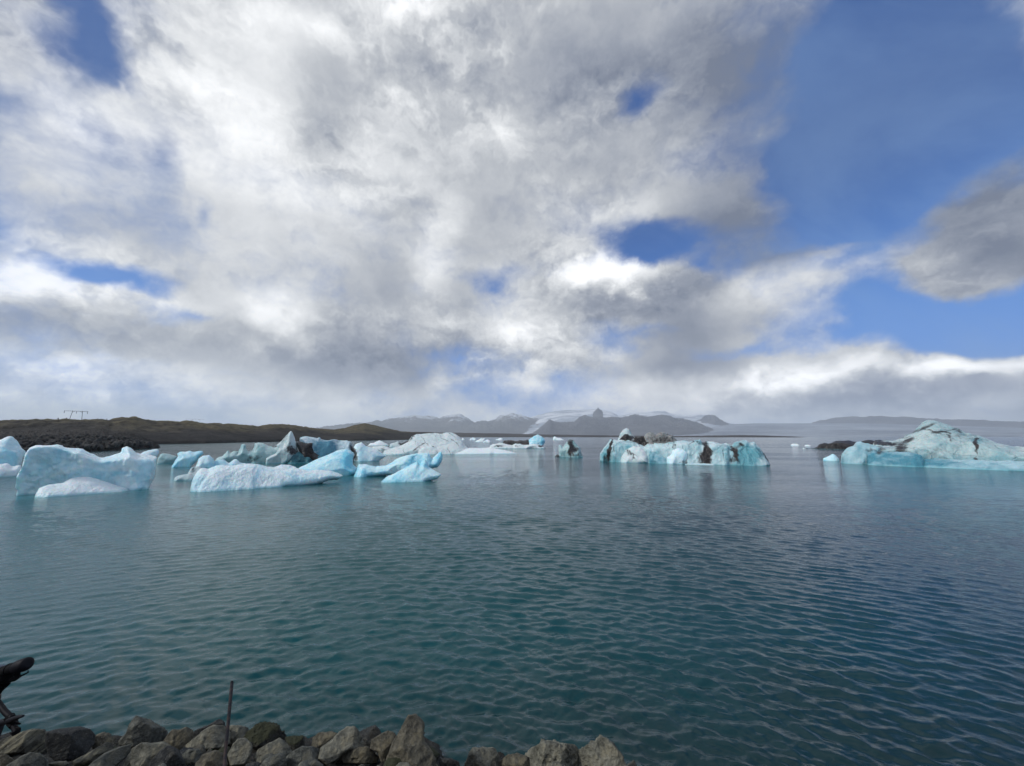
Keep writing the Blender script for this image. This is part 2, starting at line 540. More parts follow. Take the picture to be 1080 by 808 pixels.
def rock_mat(name, dark, light, moss=None, moss_z=(6, 14), sc=0.05, bump=0.6, snow=None):
    m, g, b = material(name)
    geo = g.n('ShaderNodeNewGeometry')
    p = geo.outputs['Position']
    n1 = g.noise(p, sc, 6, 0.65)
    n2 = g.noise(p, sc * 9, 5, 0.7)
    c = g.mix(g.mr(g.m('ADD', g.m('MULTIPLY', n1, 0.6), g.m('MULTIPLY', n2, 0.4)), 0.38, 0.64), dark, light)
    if moss:
        z = g.sep(p)[2]
        zz = g.m('ADD', z, g.m('MULTIPLY', g.m('SUBTRACT', g.noise(g.v('MULTIPLY', p, (1, 1, 2.5)), sc * 0.7, 5, 0.6), 0.5), moss_z[1] * 2.2))
        f = g.m('MULTIPLY', g.mr(zz, moss_z[0], moss_z[1]), g.mr(n2, 0.36, 0.58, 0.35, 1.0))
        c = g.mix(f, c, moss)
    if snow:
        z = g.sep(p)[2]
        zz = g.m('ADD', z, g.m('MULTIPLY', g.m('SUBTRACT', g.noise(g.v('MULTIPLY', p, (1, 1, 0.3)), sc * 2.5, 5, 0.65), 0.5), snow[1] * 1.3))
        c = g.mix(g.mr(zz, snow[0], snow[1]), c, (0.75, 0.8, 0.86))
    g.put(b.inputs['Base Color'], c)
    b.inputs['Roughness'].default_value = 0.95
    b.inputs['Specular IOR Level'].default_value = 0.15
    g.put(b.inputs['Normal'], g.bump(g.m('ADD', n2, g.noise(p, sc * 30, 4, 0.6)), bump, 1.0 / sc * 0.05))
    return m


m_moraine = rock_mat('moraine_gravel', (0.016, 0.016, 0.016), (0.055, 0.052, 0.048), None, sc=0.03, bump=0.5)
m_hill = rock_mat('mossy_hill', (0.016, 0.015, 0.015), (0.046, 0.043, 0.038), (0.12, 0.103, 0.062), (7, 15), 0.02, 0.35)
m_low = rock_mat('lowland_gravel', (0.04, 0.035, 0.032), (0.085, 0.075, 0.065), None, sc=0.004)
m_mount = rock_mat('mountain_rock', (0.08, 0.085, 0.10), (0.19, 0.19, 0.195), None, sc=0.0025, bump=1.0)
m_mount2 = rock_mat('snowy_mountain_rock', (0.09, 0.09, 0.10), (0.20, 0.195, 0.19), None, sc=0.002, bump=1.0, snow=(400, 600))
m_glac, g, b = material('glacier_ice')
p = g.n('ShaderNodeNewGeometry').outputs['Position']
nn = g.noise(g.v('MULTIPLY', p, (0.25, 1, 2.5)), 0.003, 6, 0.62, 0.5)
g.put(b.inputs['Base Color'], g.mix(g.mr(nn, 0.42, 0.62), (0.30, 0.36, 0.42), (0.90, 0.93, 0.96)))
b.inputs['Roughness'].default_value = 0.8
g.put(b.inputs['Normal'], g.bump(g.noise(p, 0.02, 5, 0.6), 0.7, 8.0))

m_glac2 = rock_mat('darker_glacier', (0.16, 0.19, 0.23), (0.40, 0.44, 0.48), None, sc=0.001, bump=0.3)  # darker glacier colour for the right-hand sheet, so it stands out less
# near spit on the left with its bank of boulders, and the ridge behind it
spit_line = [(-60, 478), (0, 477), (60, 475.5), (100, 474), (130, 472), (150, 471), (168, 470)]
ridge('spit', [(-150, 458), (-60, 457), (0, 456), (50, 455), (110, 455), (135, 457.5), (150, 461), (163, 466), (170, 469.5)],
      None, 190, [(-150, 62), (0, 58), (100, 40), (140, 28), (170, 6)], m_moraine, 300, 40, rough=0.08, freq=26, power=0.75, jag=0.09)
ridge('moraine_ridge', [(-260, 447), (-60, 445.5), (0, 444.6), (30, 443.6), (60, 443), (100, 443.2), (117, 443), (126, 441.2), (134, 440.3), (142, 440.2), (150, 441.5), (160, 443.3), (180, 444.6), (200, 444.5), (220, 446.6),
      (242, 447), (255, 448.4), (272, 449.8), (284, 447.8), (300, 447.9), (312, 448.6), (330, 451.8), (352, 453.4), (364, 451.6), (375, 448.3), (385, 446.8), (395, 448.6), (408, 452), (424, 455.4), (440, 456), (455, 456.6), (470, 459)],
      None, [(-260, 330), (100, 330), (220, 380), (330, 520), (385, 620), (470, 900)], [(-260, 60), (150, 80), (250, 110), (330, 150), (385, 220), (470, 380)], m_hill, 420, 60, rough=0.07, freq=22, power=0.7)
ridge('lowland', [(400, 457), (440, 455.5), (480, 456.5), (520, 457), (560, 458), (620, 459), (700, 460), (740, 459.6), (775, 459.0), (800, 459.2), (830, 460.2), (850, 461.2)],
      None, 2600, 900, m_low, 300, 16, rough=0.06, freq=40, power=0.6)
#ridge('lowland', [(820, 460), (900, 459.8), (1000, 459.6), (1150, 459.4), (1300, 460)], None, 4200, 1200, m_low, 160, 12, rough=0.05, freq=30, power=0.6)
ridge('mountain', [(280, 459), (330, 452), (420, 441), (440, 438), (462, 440), (474, 438.5), (480, 436.5), (486, 437), (492, 441), (500, 446), (520, 452), (540, 458)],
      None, 10900, 2600, m_mount2, 260, 50, rough=0.08, freq=24, power=1.1, jag=0.02)
ridge('mountain', [(430, 458), (460, 452), (480, 449), (494, 447), (505, 445), (520, 443), (528, 438.5), (534, 437), (540, 435.5), (545, 437), (550, 438), (560, 441), (576, 442), (586, 449), (600, 458)],
      None, 10400, 2400, m_mount2, 260, 50, rough=0.08, freq=24, power=1.1, jag=0.02)
ridge('mountain', [(556, 459.5), (562, 457.5), (567, 454), (574, 448), (580, 442.4), (584, 445), (590, 446), (600, 445.6), (606, 445), (612, 439.5), (617, 438), (621, 440), (627, 440.6), (640, 440.8), (648, 440.2), (655, 441), (665, 438.2),
      (672, 437.6), (684, 439.8), (697, 438), (704, 438.6), (712, 441.5), (722, 442.6), (736, 446), (745, 450.5), (754, 453.5), (766, 457), (780, 459.5)],
      None, 8200, 2200, m_mount, 420, 60, rough=0.09, freq=34, power=0.85, jag=0.022)
ridge('nunatak', [(621, 446), (625, 441), (625.5, 436), (627.5, 433.2), (629, 431.6), (631, 430.2), (633, 432), (636.2, 434.4), (634.5, 438), (636, 442), (641, 446)], None, 9300, 300, m_mount, 60, 24, rough=0.05, freq=6, jag=0.03)
ridge('mountain', [(730, 446), (738, 443), (743, 439), (748, 438), (754, 438.6), (762, 444), (770, 449)], None, 9800, 700, m_mount, 90, 30, rough=0.08, freq=10, jag=0.03)
ridge('glacier', [(500, 458), (520, 452), (540, 446), (560, 440), (575, 436), (590, 433.2), (610, 432.4), (628, 431.5), (645, 434.5), (652, 438.8), (668, 436), (690, 434), (700, 432.8), (708, 436), (722, 438), (740, 436.6), (756, 441), (768, 446), (790, 452), (805, 457)],
      None, 11200, 3200, m_glac, 300, 50, rough=0.035, freq=16, power=0.9)
ridge('glacier', [(690, 459), (730, 452), (760, 448), (800, 446.5), (860, 446.5), (930, 447), (1000, 449), (1100, 452), (1250, 455)],
      None, 10300, 5000, m_glac2, 300, 50, rough=0.02, freq=18, power=1.0)
ridge('mountain', [(850, 448), (864, 443.5), (880, 441), (900, 439.6), (930, 439), (955, 440), (980, 441.5), (1020, 443), (1080, 445), (1200, 448), (1300, 452)], None, 11400, 1200, m_mount, 200, 30, rough=0.06, freq=20)


# ------------------------------------------------------------------ ice
def ice_mat(name, white=(0.72, 0.83, 0.86), blue=(0.28, 0.60, 0.70), amt=0.35, grime=(0.022, 0.022, 0.024), grit=0.0, seam=0.0, flute=0.0, sc=1.0, sss=0.45, cracks=0.0, seam_tilt=(1.0, 0.3, 0.25)):
    m, g, b = material(name)
    tc = g.n('ShaderNodeTexCoord').outputs['Object']
    geo = g.n('ShaderNodeNewGeometry')
    p = g.v('SCALE', tc, scale=sc)
    nz = g.sep(geo.outputs['Normal'])[2]
    x, y, z = g.sep(p)
    n1 = g.noise(p, 0.55, 5, 0.55, 0.6)
    n2 = g.noise(p, 3.2, 5, 0.62, 0.3)
    stre = g.noise(g.v('MULTIPLY', p, (1.0, 1.0, 0.16)), 2.2, 5, 0.6)
    f = g.m('ADD', g.mr(n1, 0.38, 0.68, 0, 0.8), g.m('MULTIPLY', g.mr(stre, 0.4, 0.65), 0.35))
    f = g.m('MULTIPLY', f, amt * 1.6)
    # clear blue ice wherever the weathered crust is off; the crust keeps to tops
    f = g.m('ADD', f, g.m('MULTIPLY', g.attr('blue'), 0.9))
    f = g.m('SUBTRACT', f, g.mr(nz, 0.45, 0.95, 0.0, 0.30), clamp=True)
    c = g.mix(f, white, blue)
    c = g.mix(g.m('MULTIPLY', g.mr(n2, 0.55, 0.75), 0.18), c, (0.40, 0.60, 0.68))
    crk = g.vor(g.v('ADD', g.v('MULTIPLY', p, (1.0, 1.0, 0.55)), g.v('SCALE', g.noise(p, 1.3, 4, 0.6, color=True), scale=0.9)), 0.75, 'DISTANCE_TO_EDGE')
    crk = g.m('MULTIPLY', g.mr(crk, 0.0, 0.035, 1.0, 0.0), g.m('MULTIPLY', g.mr(n1, 0.42, 0.58), cracks))
    c = g.mix(g.m('MULTIPLY', crk, 0.45), c, blue)
    wet = g.mr(g.sep(geo.outputs['Position'])[2], 0.02, 0.22, 0.55, 0.0)
    c = g.mix(wet, c, (0.20, 0.50, 0.56))
    d = g.attr('dirt')
    dn = g.noise(p, 1.6, 6, 0.68, 0.8)
    dn2 = g.noise(g.v('MULTIPLY', p, (1.0, 1.0, 0.35)), 5.0, 5, 0.7, 0.5)
    d = g.mr(g.m('ADD', d, g.m('MULTIPLY', g.m('SUBTRACT', g.m('MULTIPLY_ADD', dn, 0.5, g.m('MULTIPLY', dn2, 0.5)), 0.5), 2.6)), 0.16, 0.92)
    d = g.m('MULTIPLY', d, g.mr(g.attr('dirt'), 0.02, 0.15))
    if grit:
        gn = g.noise(g.v('MULTIPLY', p, (1, 1, 1.4)), 2.6, 7, 0.75, 1.0)
        d = g.m('MAXIMUM', d, g.m('MULTIPLY', g.mr(gn, 0.60 - 0.12 * grit, 0.70), min(1.0, grit * 1.2)))
    if seam:
        wv = g.m('ADD', g.m('ADD', g.m('MULTIPLY', x, seam_tilt[0]), g.m('MULTIPLY', y, seam_tilt[1])), g.m('MULTIPLY', z, seam_tilt[2]))
        wv = g.m('ADD', wv, g.m('MULTIPLY', g.noise(p, 0.7, 4, 0.5), 1.6))
        s1 = g.m('ABSOLUTE', g.m('SUBTRACT', g.m('FRACT', wv), 0.5))
        s1 = g.m('MULTIPLY', g.mr(s1, 0.0, 0.035, 1.0, 0.0), g.mr(g.noise(p, 1.1, 3), 0.42, 0.62))
        d = g.m('MAXIMUM', d, g.m('MULTIPLY', s1, seam))
    d = g.m('MINIMUM', d, 1.0)
    c = g.mix(d, c, g.mix(g.mr(n2, 0.35, 0.65), grime, tuple(q * 2.0 for q in grime)))
    g.put(b.inputs['Base Color'], c)
    g.put(b.inputs['Roughness'], g.mr(n2, 0.3, 0.7, 0.18, 0.42))
    b.inputs['IOR'].default_value = 1.31
    if sss:
        g.put(b.inputs['Subsurface Weight'], g.m('MULTIPLY', g.m('SUBTRACT', 1.0, d), sss))
        b.inputs['Subsurface Radius'].default_value = (0.15, 0.6, 0.8)
        b.inputs['Subsurface Scale'].default_value = 0.3 / sc
    hgt = g.m('ADD', g.m('MULTIPLY', n2, 0.055), g.m('MULTIPLY', g.vor(g.v('ADD', p, g.v('SCALE', g.noise(p, 2.0, 3, 0.6, color=True), scale=0.5)), 3.6, 'SMOOTH_F1'), 0.065))
    hgt = g.m('ADD', hgt, g.m('MULTIPLY', g.noise(p, 14.0, 4, 0.6), 0.010))
    hgt = g.m('SUBTRACT', hgt, g.m('MULTIPLY', crk, 0.10))
    if flute:
        hgt = g.m('ADD', hgt, g.m('MULTIPLY', g.noise(g.v('MULTIPLY', p, (1, 1, 0.1)), 5.0, 4, 0.6), 0.12 * flute))
    g.put(b.inputs['Normal'], g.bump(hgt, 0.9, 1.0 / sc))
    return m


M = {
    'white': ice_mat('ice_white', (0.78, 0.92, 0.96), (0.38, 0.72, 0.83), 0.48),
    'bright': ice_mat('ice_bright_blue', (0.66, 0.90, 0.96), (0.22, 0.64, 0.80), 0.62),
    'snow': ice_mat('ice_snowy', (0.84, 0.93, 0.95), (0.50, 0.78, 0.85), 0.28, flute=0.6),
    'flute': ice_mat('ice_fluted', (0.80, 0.93, 0.97), (0.40, 0.73, 0.84), 0.42, flute=1.0),
    'grey': ice_mat('ice_grey_teal', (0.46, 0.62, 0.62), (0.17, 0.36, 0.38), 0.45, grit=0.12),
    'greyw': ice_mat('ice_grey_white', (0.58, 0.68, 0.68), (0.26, 0.42, 0.45), 0.35, grit=0.25),
    'clear': ice_mat('ice_clear_blue', (0.55, 0.68, 0.72), (0.10, 0.27, 0.36), 0.6),
    'teal': ice_mat('ice_dark_teal', (0.07, 0.20, 0.23), (0.02, 0.10, 0.13), 0.6, grit=0.25),
    'dirty': ice_mat('ice_dirty', (0.30, 0.31, 0.30), (0.05, 0.055, 0.055), 0.4, (0.022, 0.020, 0.020), grit=0.9),
    'black': ice_mat('ice_black_grit', (0.07, 0.065, 0.062), (0.03, 0.03, 0.032), 0.5, (0.010, 0.009, 0.009), grit=0.8),
    'seam': ice_mat('ice_seamed', (0.68, 0.76, 0.76), (0.34, 0.52, 0.54), 0.35, grit=0.15, seam=0.95, sc=0.32),
    'wall': ice_mat('ice_wall_turquoise', (0.60, 0.75, 0.77), (0.14, 0.38, 0.44), 0.58, (0.022, 0.020, 0.020), grit=0.34, seam=0.9, cracks=0.6, flute=0.9, sc=0.42, seam_tilt=(0.6, 0.2, 0.05)),
    'striped': ice_mat('ice_striped', (0.72, 0.80, 0.80), (0.40, 0.58, 0.60), 0.3, (0.02, 0.018, 0.018), grit=0.15, seam=1.0, sc=0.5, seam_tilt=(0.9, 0.0, 1.0)),
    'ridge': ice_mat('ice_stained_ridge', (0.54, 0.66, 0.65), (0.22, 0.40, 0.44), 0.50, (0.028, 0.026, 0.025), grit=0.34, seam=0.5, flute=1.0, cracks=0.5, sc=0.3, seam_tilt=(0.1, 0.1, 1.0)),
    'aqua': ice_mat('ice_turquoise', (0.42, 0.62, 0.67), (0.08, 0.27, 0.35), 0.62, flute=0.5, grit=0.08, sc=0.35),
}


BERGS = []


def berg(name, label, wx, wy, parts, seed=1, group=None, vox=None, cat='iceberg'):
    """WX, WY: a photograph point on the near waterline. parts: dicts with outline POLY in photograph points (waterline closed below),
    T half thickness, back = metres behind the front foot, lean, rim."""
    D = dist_at(wx, wy)
    a0, _ = azel(wx, wy)
    fw = np.array([math.sin(a0), math.cos(a0), 0]); rt = np.array([math.cos(a0), -math.sin(a0), 0])
    px_m = D / FPX
    h = vox or max(0.045, px_m * 0.75)
    root = None
    if len(parts) > 1:
        root = empty(name, fw * D)
        root.rotation_euler = (0, 0, -a0)
        tag(root, label, cat, group)
    for pi_, pt in enumerate(parts):
        pieces = pt['pieces']
        data = []
        xr = []
        for q in pieces:
            T = q['T'] * px_m
            yc = T + q.get('back', 0) * px_m
            P2 = []
            for (x, y) in q['poly']:
                d = ray(x, y)
                t = (D + yc) / (d @ fw)
                P2.append((t * (d @ rt), EYE + t * d[2]))
            P2 = np.array(P2)
            x0, x1 = P2[0, 0], P2[-1, 0]
            BERGS.append((fw * D, rt, fw, (x0 + x1) / 2, abs(x1 - x0) / 2, T, yc, px_m))
            if not q.get('float'):
                dep = -max(0.5, 6 * px_m)
                P2[0, 1] = min(P2[0, 1], 0); P2[-1, 1] = min(P2[-1, 1], 0)
                P2 = np.vstack([P2, [x1 - (x1 - x0) * .04, dep], [x0 + (x1 - x0) * .04, dep]])
            data.append((q, P2, T, yc))
        lo = np.min([[p[:, 0].min(), yc - T, p[:, 1].min()] for _, p, T, yc in data], 0)
        hi = np.max([[p[:, 0].max(), yc + T * q.get('fat', 1), p[:, 1].max()] for q, p, T, yc in data], 0)
        pad = 4 * h + 0.2 * pt.get('amp', 1) * px_m
        lo -= pad; hi += pad
        n = np.ceil((hi - lo) / h).astype(int) + 1
        xs, ys, zs = [lo[i] + h * np.arange(n[i]) for i in range(3)]
        X3, Y3, Z3 = np.meshgrid(xs, ys, zs, indexing='ij')
        X2, Z2 = np.meshgrid(xs, zs, indexing='ij')
        F = np.full(X3.shape, -1e3)
        rr = random.Random(seed * 31 + pi_)
        for q, P2, T, yc in data:
            sdp = poly_sd(X2, Z2, P2)
            rim = q.get('rim', 5) * px_m
            u = np.clip(sdp / rim, 0, 1)
            th = T * (1 - (1 - u) ** 2) ** q.get('pw', 0.6)
            zr = np.clip(Z2 / max(P2[:, 1].max(), 0.1), 0, 1)
            th = th * (1 - q.get('taper', 0.45) * zr)
            yc2 = yc + q.get('lean', 0.35) * Z2 - q.get('twist', 0) * X2
            f = np.minimum(sdp[:, None, :], (th[:, None, :] - np.abs(Y3 - yc2[:, None, :])))
            for k in range(q.get('cuts', 5)):                       # fracture faces on the near side
                nv = np.array([rr.uniform(-.9, .9), -1, rr.uniform(-.3, .9)]); nv /= np.linalg.norm(nv)
                cx = rr.uniform(P2[:, 0].min(), P2[:, 0].max()); cz = rr.uniform(0.1, 0.9) * P2[:, 1].max()
                c0 = nv @ np.array([cx, yc - T * rr.uniform(0.45, 0.85), cz])
                cut = c0 - (nv[0] * X3 + nv[1] * Y3 + nv[2] * Z3)
                f = np.minimum(f, cut + ((X3 - cx) / (T * 1.1)) ** 2 * T * 0.5 + T * 0.04)   # only around its own spot
            F = np.maximum(F, f)
        amp = pt.get('amp', 1.0) * px_m
        band = np.abs(F) < amp * 4.5 + 2 * h
        bx, by, bz = X3[band] + seed * 13.1, Y3[band], Z3[band]
        fr = 1.0 / (px_m * pt.get('feat', 9))
        vz = pt.get('vz', 0.6)
        nse = fbm(bx * fr, by * fr, bz * fr * vz, 3, 0.5, ridged=pt.get('ridged', False)) * 1.5 \
            + fbm(bx * fr * 4, by * fr * 4, bz * fr * 4 * vz, 2, 0.55) * 0.5
        F[band] += nse * amp
        F[:, :, 0] = -1; F[0] = -1; F[-1] = -1; F[:, 0] = -1; F[:, -1] = -1; F[:, :, -1] = -1
        Vv, Qq = surface_nets(F, lo, h)
        at = {}
        for key in ('dirt', 'blue'):
            acc = np.zeros(len(Vv))
            for (x, y, rx, ry, rot, am) in pt.get(key, []):
                d = ray(x, y); t = (D + data[0][2]) / (d @ fw)
                cx, cz = t * (d @ rt), EYE + t * d[2]
                s = t * math.hypot(*(d[:2])) / FPX / (np.linalg.norm(d[:2])) * 1.0
                c_, s_ = math.cos(math.radians(rot)), math.sin(math.radians(rot))
                jx = fbm(Vv[:, 0] / px_m * .12 + 3, Vv[:, 1] / px_m * .05, Vv[:, 2] / px_m * .12, 3, .6) * 3.0 * px_m * min(1, 2.0 / min(rx, ry) + .4)
                ux, uz = Vv[:, 0] - cx + jx * .8, Vv[:, 2] - cz + jx * .5
                a_, b_ = (ux * c_ - uz * s_) / (rx * px_m * 1.05), (ux * s_ + uz * c_) / (ry * px_m * 1.05)
                acc = np.maximum(acc, am * np.clip(1.6 - 1.3 * np.sqrt(a_ ** 2 + b_ ** 2), 0, 1))
            at[key] = acc
        nm = pt.get('name', name) if root else name
        o = mesh_np(nm, Vv, Qq, M[pt['mat']], parent=root, attrs=at)
        if root is None:
            o.location = fw * D
            o.rotation_euler = (0, 0, -a0)
            # local axes: x right, y away, z up
            tag(o, label, cat, group)
        elif pt.get('label'):
            o['label'] = pt['label']
        # vertices were built with the foot at y = 0
    return root or o


def K(ox, oy, s, pts):
    return [(ox + x / s, oy + y / s) for x, y in pts]


c1 = lambda *p: K(0, 420, 6, p)
c2 = lambda *p: K(150, 420, 6, p)
c3 = lambda *p: K(300, 420, 6, p)
c4 = lambda *p: K(420, 420, 5.4, p)
c5 = lambda *p: K(560, 420, 7.714, p)
c6 = lambda *p: K(640, 420, 5.4, p)
c7 = lambda *p: K(840, 420, 9, p)
c8 = lambda *p: K(920, 420, 6.75, p)
d2 = lambda *p: K(130, 450, 12, p)
d3 = lambda *p: K(200, 440, 12, p)
d4 = lambda *p: K(280, 440, 12, p)
d6 = lambda *p: K(480, 440, 10.8, p)


def piece(poly, T, **k):
    return dict(poly=poly, T=T, **k)


berg('iceberg', 'large pale blue iceberg with dimpled face, saddle-shaped top and a rounded knob', 85, 522, [
    dict(name='ice_body', mat='white', amp=0.85, feat=7, seed=1, pieces=[
        piece(c1((100, 600), (95, 545), (108, 492), (138, 430), (155, 350), (182, 312), (235, 297), (350, 294), (420, 312), (520, 319), (560, 343), (640, 379), (700, 367), (768, 342), (776, 312), (812, 304), (845, 322), (868, 346), (930, 354), (996, 370), (990, 430), (975, 500), (940, 560), (880, 610)), 24, rim=7, back=4, lean=0.15, cuts=2, pw=0.5, taper=0.2),
        piece(c1((800, 590), (830, 540), (880, 500), (930, 500), (955, 530), (940, 580)), 9, rim=7, back=2, cuts=1)],
        blue=[(124, 499, 5, 2, 0, 0.8), (62, 478, 12, 5, -50, 0.35), (30, 478, 8, 6, 0, 0.2)]),
    dict(name='ice_ledge', mat='snow', amp=0.35, feat=9, label='smooth white ledge along the foot', pieces=[
        piece(c1((222, 590), (240, 572), (300, 550), (395, 538), (440, 508), (490, 502), (560, 500), (640, 520), (720, 548), (800, 572), (850, 605), (830, 628)), 8, rim=9, back=-0.5, lean=0.6, cuts=0)])], seed=1)
berg('iceberg', 'pale blue pointed iceberg cut off by the left edge', 10, 503, [
    dict(name='ice_body', mat='white', amp=0.8, feat=7, pieces=[
        piece([(-45, 500), (-40, 480), (-25, 468), (0, 463.3), (6, 460.6), (11, 459.6), (14, 461.5), (20, 468), (26, 475), (25, 484), (20, 494)], 14, rim=9, back=8, cuts=5)],
        blue=[(9, 482, 5, 6, 0, 0.5)]),
    dict(name='ice_ledge', mat='snow', amp=0.5, feat=7, label='low snowy shelf at the foot', pieces=[
        piece([(-40, 503), (-30, 488), (0, 489.5), (8, 489), (13, 492), (17, 491), (23, 490), (24, 497), (20, 503)], 7, rim=5, back=-1, cuts=1)])], seed=2)
berg('iceberg', 'thin tilted white slab of ice just behind the right end of the nearest left iceberg', 158, 484, [
    dict(mat='white', amp=0.35, feat=8, pieces=[piece(d2((205, 400), (208, 345), (290, 308), (430, 279), (460, 300), (448, 345), (410, 400)), 5, rim=3.5, cuts=1)])], seed=3)
berg('iceberg', 'small flat-topped grey-teal iceberg between the nearest left iceberg and the bright blue block', 176, 489.5, [
    dict(name='ice_body', mat='grey', amp=0.5, feat=7, pieces=[piece(d2((425, 470), (432, 400), (470, 350), (510, 337), (600, 358), (690, 372), (680, 420), (630, 470)), 6, rim=5, back=3, cuts=3)]),
    dict(name='ice_ledge', mat='bright', amp=0.2, feat=9, pieces=[piece(d2((405, 500), (420, 482), (500, 474), (600, 482), (640, 500)), 3, rim=2, back=-2, cuts=0, lean=0.2)])], seed=4)
berg('iceberg', 'bright turquoise block of ice with a slanting left side and a flat top edge', 197, 493, [
    dict(mat='bright', amp=0.6, feat=8, pieces=[piece(d2((600, 520), (612, 490), (650, 430), (690, 378), (680, 345), (718, 318), (780, 315), (840, 299), (900, 320), (1005, 305), (1012, 345), (965, 385), (930, 440), (880, 480), (860, 520)), 10, rim=6, cuts=4, lean=0.3)])], seed=5)
berg('iceberg', 'rounded pale blue hump trailing into a low teal tail, right of the bright turquoise block', 215, 494, [
    dict(mat='white', amp=0.5, feat=8, pieces=[
        piece(d3((60, 655), (72, 620), (100, 530), (160, 487), (250, 475), (295, 515), (330, 580), (330, 650)), 9, rim=7, cuts=3, lean=0.4),
        piece(d3((280, 650), (300, 560), (360, 535), (430, 530), (500, 575), (560, 532), (600, 528), (640, 570), (700, 590), (740, 640)), 5, rim=4, back=5, cuts=2, lean=0.4)],
        blue=[(226, 490, 8, 5, 0, 0.8), (240, 490, 12, 4, 0, 0.35)])], seed=6)
berg('iceberg', 'long grey-green iceberg with low humps and one broad upswept fin', 262, 489.5, [
    dict(mat='grey', amp=0.55, feat=9, pieces=[
        piece(d3((300, 595), (340, 520), (420, 495), (450, 462), (475, 420), (492, 418), (508, 450), (560, 432), (600, 440), (608, 460), (640, 405), (662, 350), (700, 340), (714, 350), (708, 392), (740, 440), (790, 420), (812, 385), (820, 328), (870, 322), (940, 330), (1000, 368), (1080, 385), (1150, 360), (1160, 460), (1130, 590)), 10, rim=6, back=6, cuts=6, lean=0.3)],
        dirt=[(266, 483, 7, 2.0, -25, 0.55), (270, 484, 6, 1.4, -30, 0.6), (252, 487, 30, 1.5, 0, 0.25)]),
], seed=7)
berg('iceberg', 'iceberg with sharp white peak, black dirt pillar and blue ice wall', 338, 488, [
    dict(name='ice_body', mat='clear', amp=0.55, feat=9, pieces=[
        piece(d4((400, 560), (420, 400), (440, 268), (470, 250), (515, 240), (600, 250), (650, 270), (680, 262), (700, 282), (760, 295), (850, 280), (900, 277), (930, 290), (1040, 296), (1085, 310), (1110, 350), (1140, 520)), 10, rim=8, back=6, cuts=5, lean=0.2)],
        blue=[(342, 472, 9, 9, 0, 1.0), (352, 478, 6, 8, 0, 0.7)], dirt=[(371, 478, 4, 12, 0, 0.9)]),
    dict(name='ice_peak', mat='greyw', amp=0.5, feat=8, label='sharp grey-white peak over a flared foot', pieces=[
        piece(d4((0, 605), (0, 520), (60, 490), (120, 462), (150, 400), (128, 356), (190, 300), (262, 222), (318, 164), (330, 180), (350, 225), (368, 285), (385, 330), (400, 400), (420, 470), (340, 560), (200, 612)), 10, rim=7, back=0, cuts=5, lean=0.25)],
        dirt=[(308, 475, 4, 7, -40, 0.9), (305, 468, 2.5, 3, 0, 0.5), (300, 462, 1.2, 6, 25, 0.5), (315, 478, 7, 4, 30, 0.8)]),
    dict(name='teal_base', mat='teal', amp=0.5, feat=8, label='dark teal waterworn base', pieces=[
        piece(d4((275, 570), (278, 440), (300, 395), (380, 440), (450, 450), (520, 480), (640, 480), (740, 500), (900, 540), (900, 580)), 6, rim=5, back=1, cuts=4, lean=0.3)]),
    dict(name='dirt_pillar', mat='black', amp=0.6, feat=7, label='black grit-covered pillar', pieces=[
        piece(d4((420, 560), (430, 450), (395, 370), (380, 318), (420, 305), (500, 322), (600, 318), (612, 370), (625, 430), (680, 470), (740, 500), (720, 560)), 8, rim=5, back=3, cuts=4, lean=0.2)],
        dirt=[(327, 478, 5, 12, 0, 1.0)]),
    dict(name='ice_block', mat='white', amp=0.5, feat=8, label='rounded bluish end block', pieces=[
        piece(c3((440, 385), (432, 330), (450, 290), (490, 280), (520, 302), (548, 312), (590, 325), (618, 345), (652, 366), (600, 378)), 8, rim=7, back=0, cuts=3, lean=0.35)],
        dirt=[(372.5, 478, 2.2, 10, -10, 1.0)], blue=[(400, 480, 7, 4, 0, 0.4)])], seed=8)
berg('iceberg', 'long low white iceberg with fluted front, lying before the blue wedge', 262, 516, [
    dict(mat='flute', amp=0.6, feat=9, vz=0.35, pieces=[
        piece(c2((305, 545), (312, 515), (335, 475), (362, 447), (412, 450), (440, 440), (485, 428), (540, 430), (600, 424), (690, 418), (735, 422), (790, 436), (900, 445), (985, 448), (1060, 458), (1140, 455), (1200, 458), (1245, 478), (1275, 492), (1240, 512), (1180, 520), (1100, 548), (1000, 565), (900, 570)), 14, rim=8, lean=0.45, cuts=3, twist=0.0),
        piece(c2((340, 555), (370, 500), (430, 450), (480, 430), (720, 425), (740, 470), (745, 560)), 12, rim=6, lean=0.5, cuts=1, back=-1),
        piece(c2((820, 500), (830, 440), (880, 423), (935, 421), (980, 438), (985, 500)), 7, rim=5, back=12, cuts=1)],
        blue=[(272, 499, 1.6, 12, 12, 0.5), (300, 500, 18, 1.2, 20, 0.4), (345, 492, 6, 2, 0, 0.2)])], seed=9)
berg('ice_chunk', 'lumpy off-white ice chunk speckled with grit, at the long low iceberg\'s tip', 196, 507, [
    dict(mat='greyw', amp=0.5, feat=6, pieces=[
        piece(c2((195, 520), (205, 500), (245, 483), (300, 478), (340, 490), (340, 524)), 5, rim=4, cuts=1, lean=0.3),
        piece(c2((280, 500), (288, 470), (310, 442), (345, 430), (375, 437), (385, 470), (370, 505)), 5, rim=4, back=4, cuts=2, lean=0.3)],
        dirt=[(206, 495, 2, 2.5, 0, 0.5), (199, 496, 1.5, 1.5, 0, 0.5)])], seed=10)
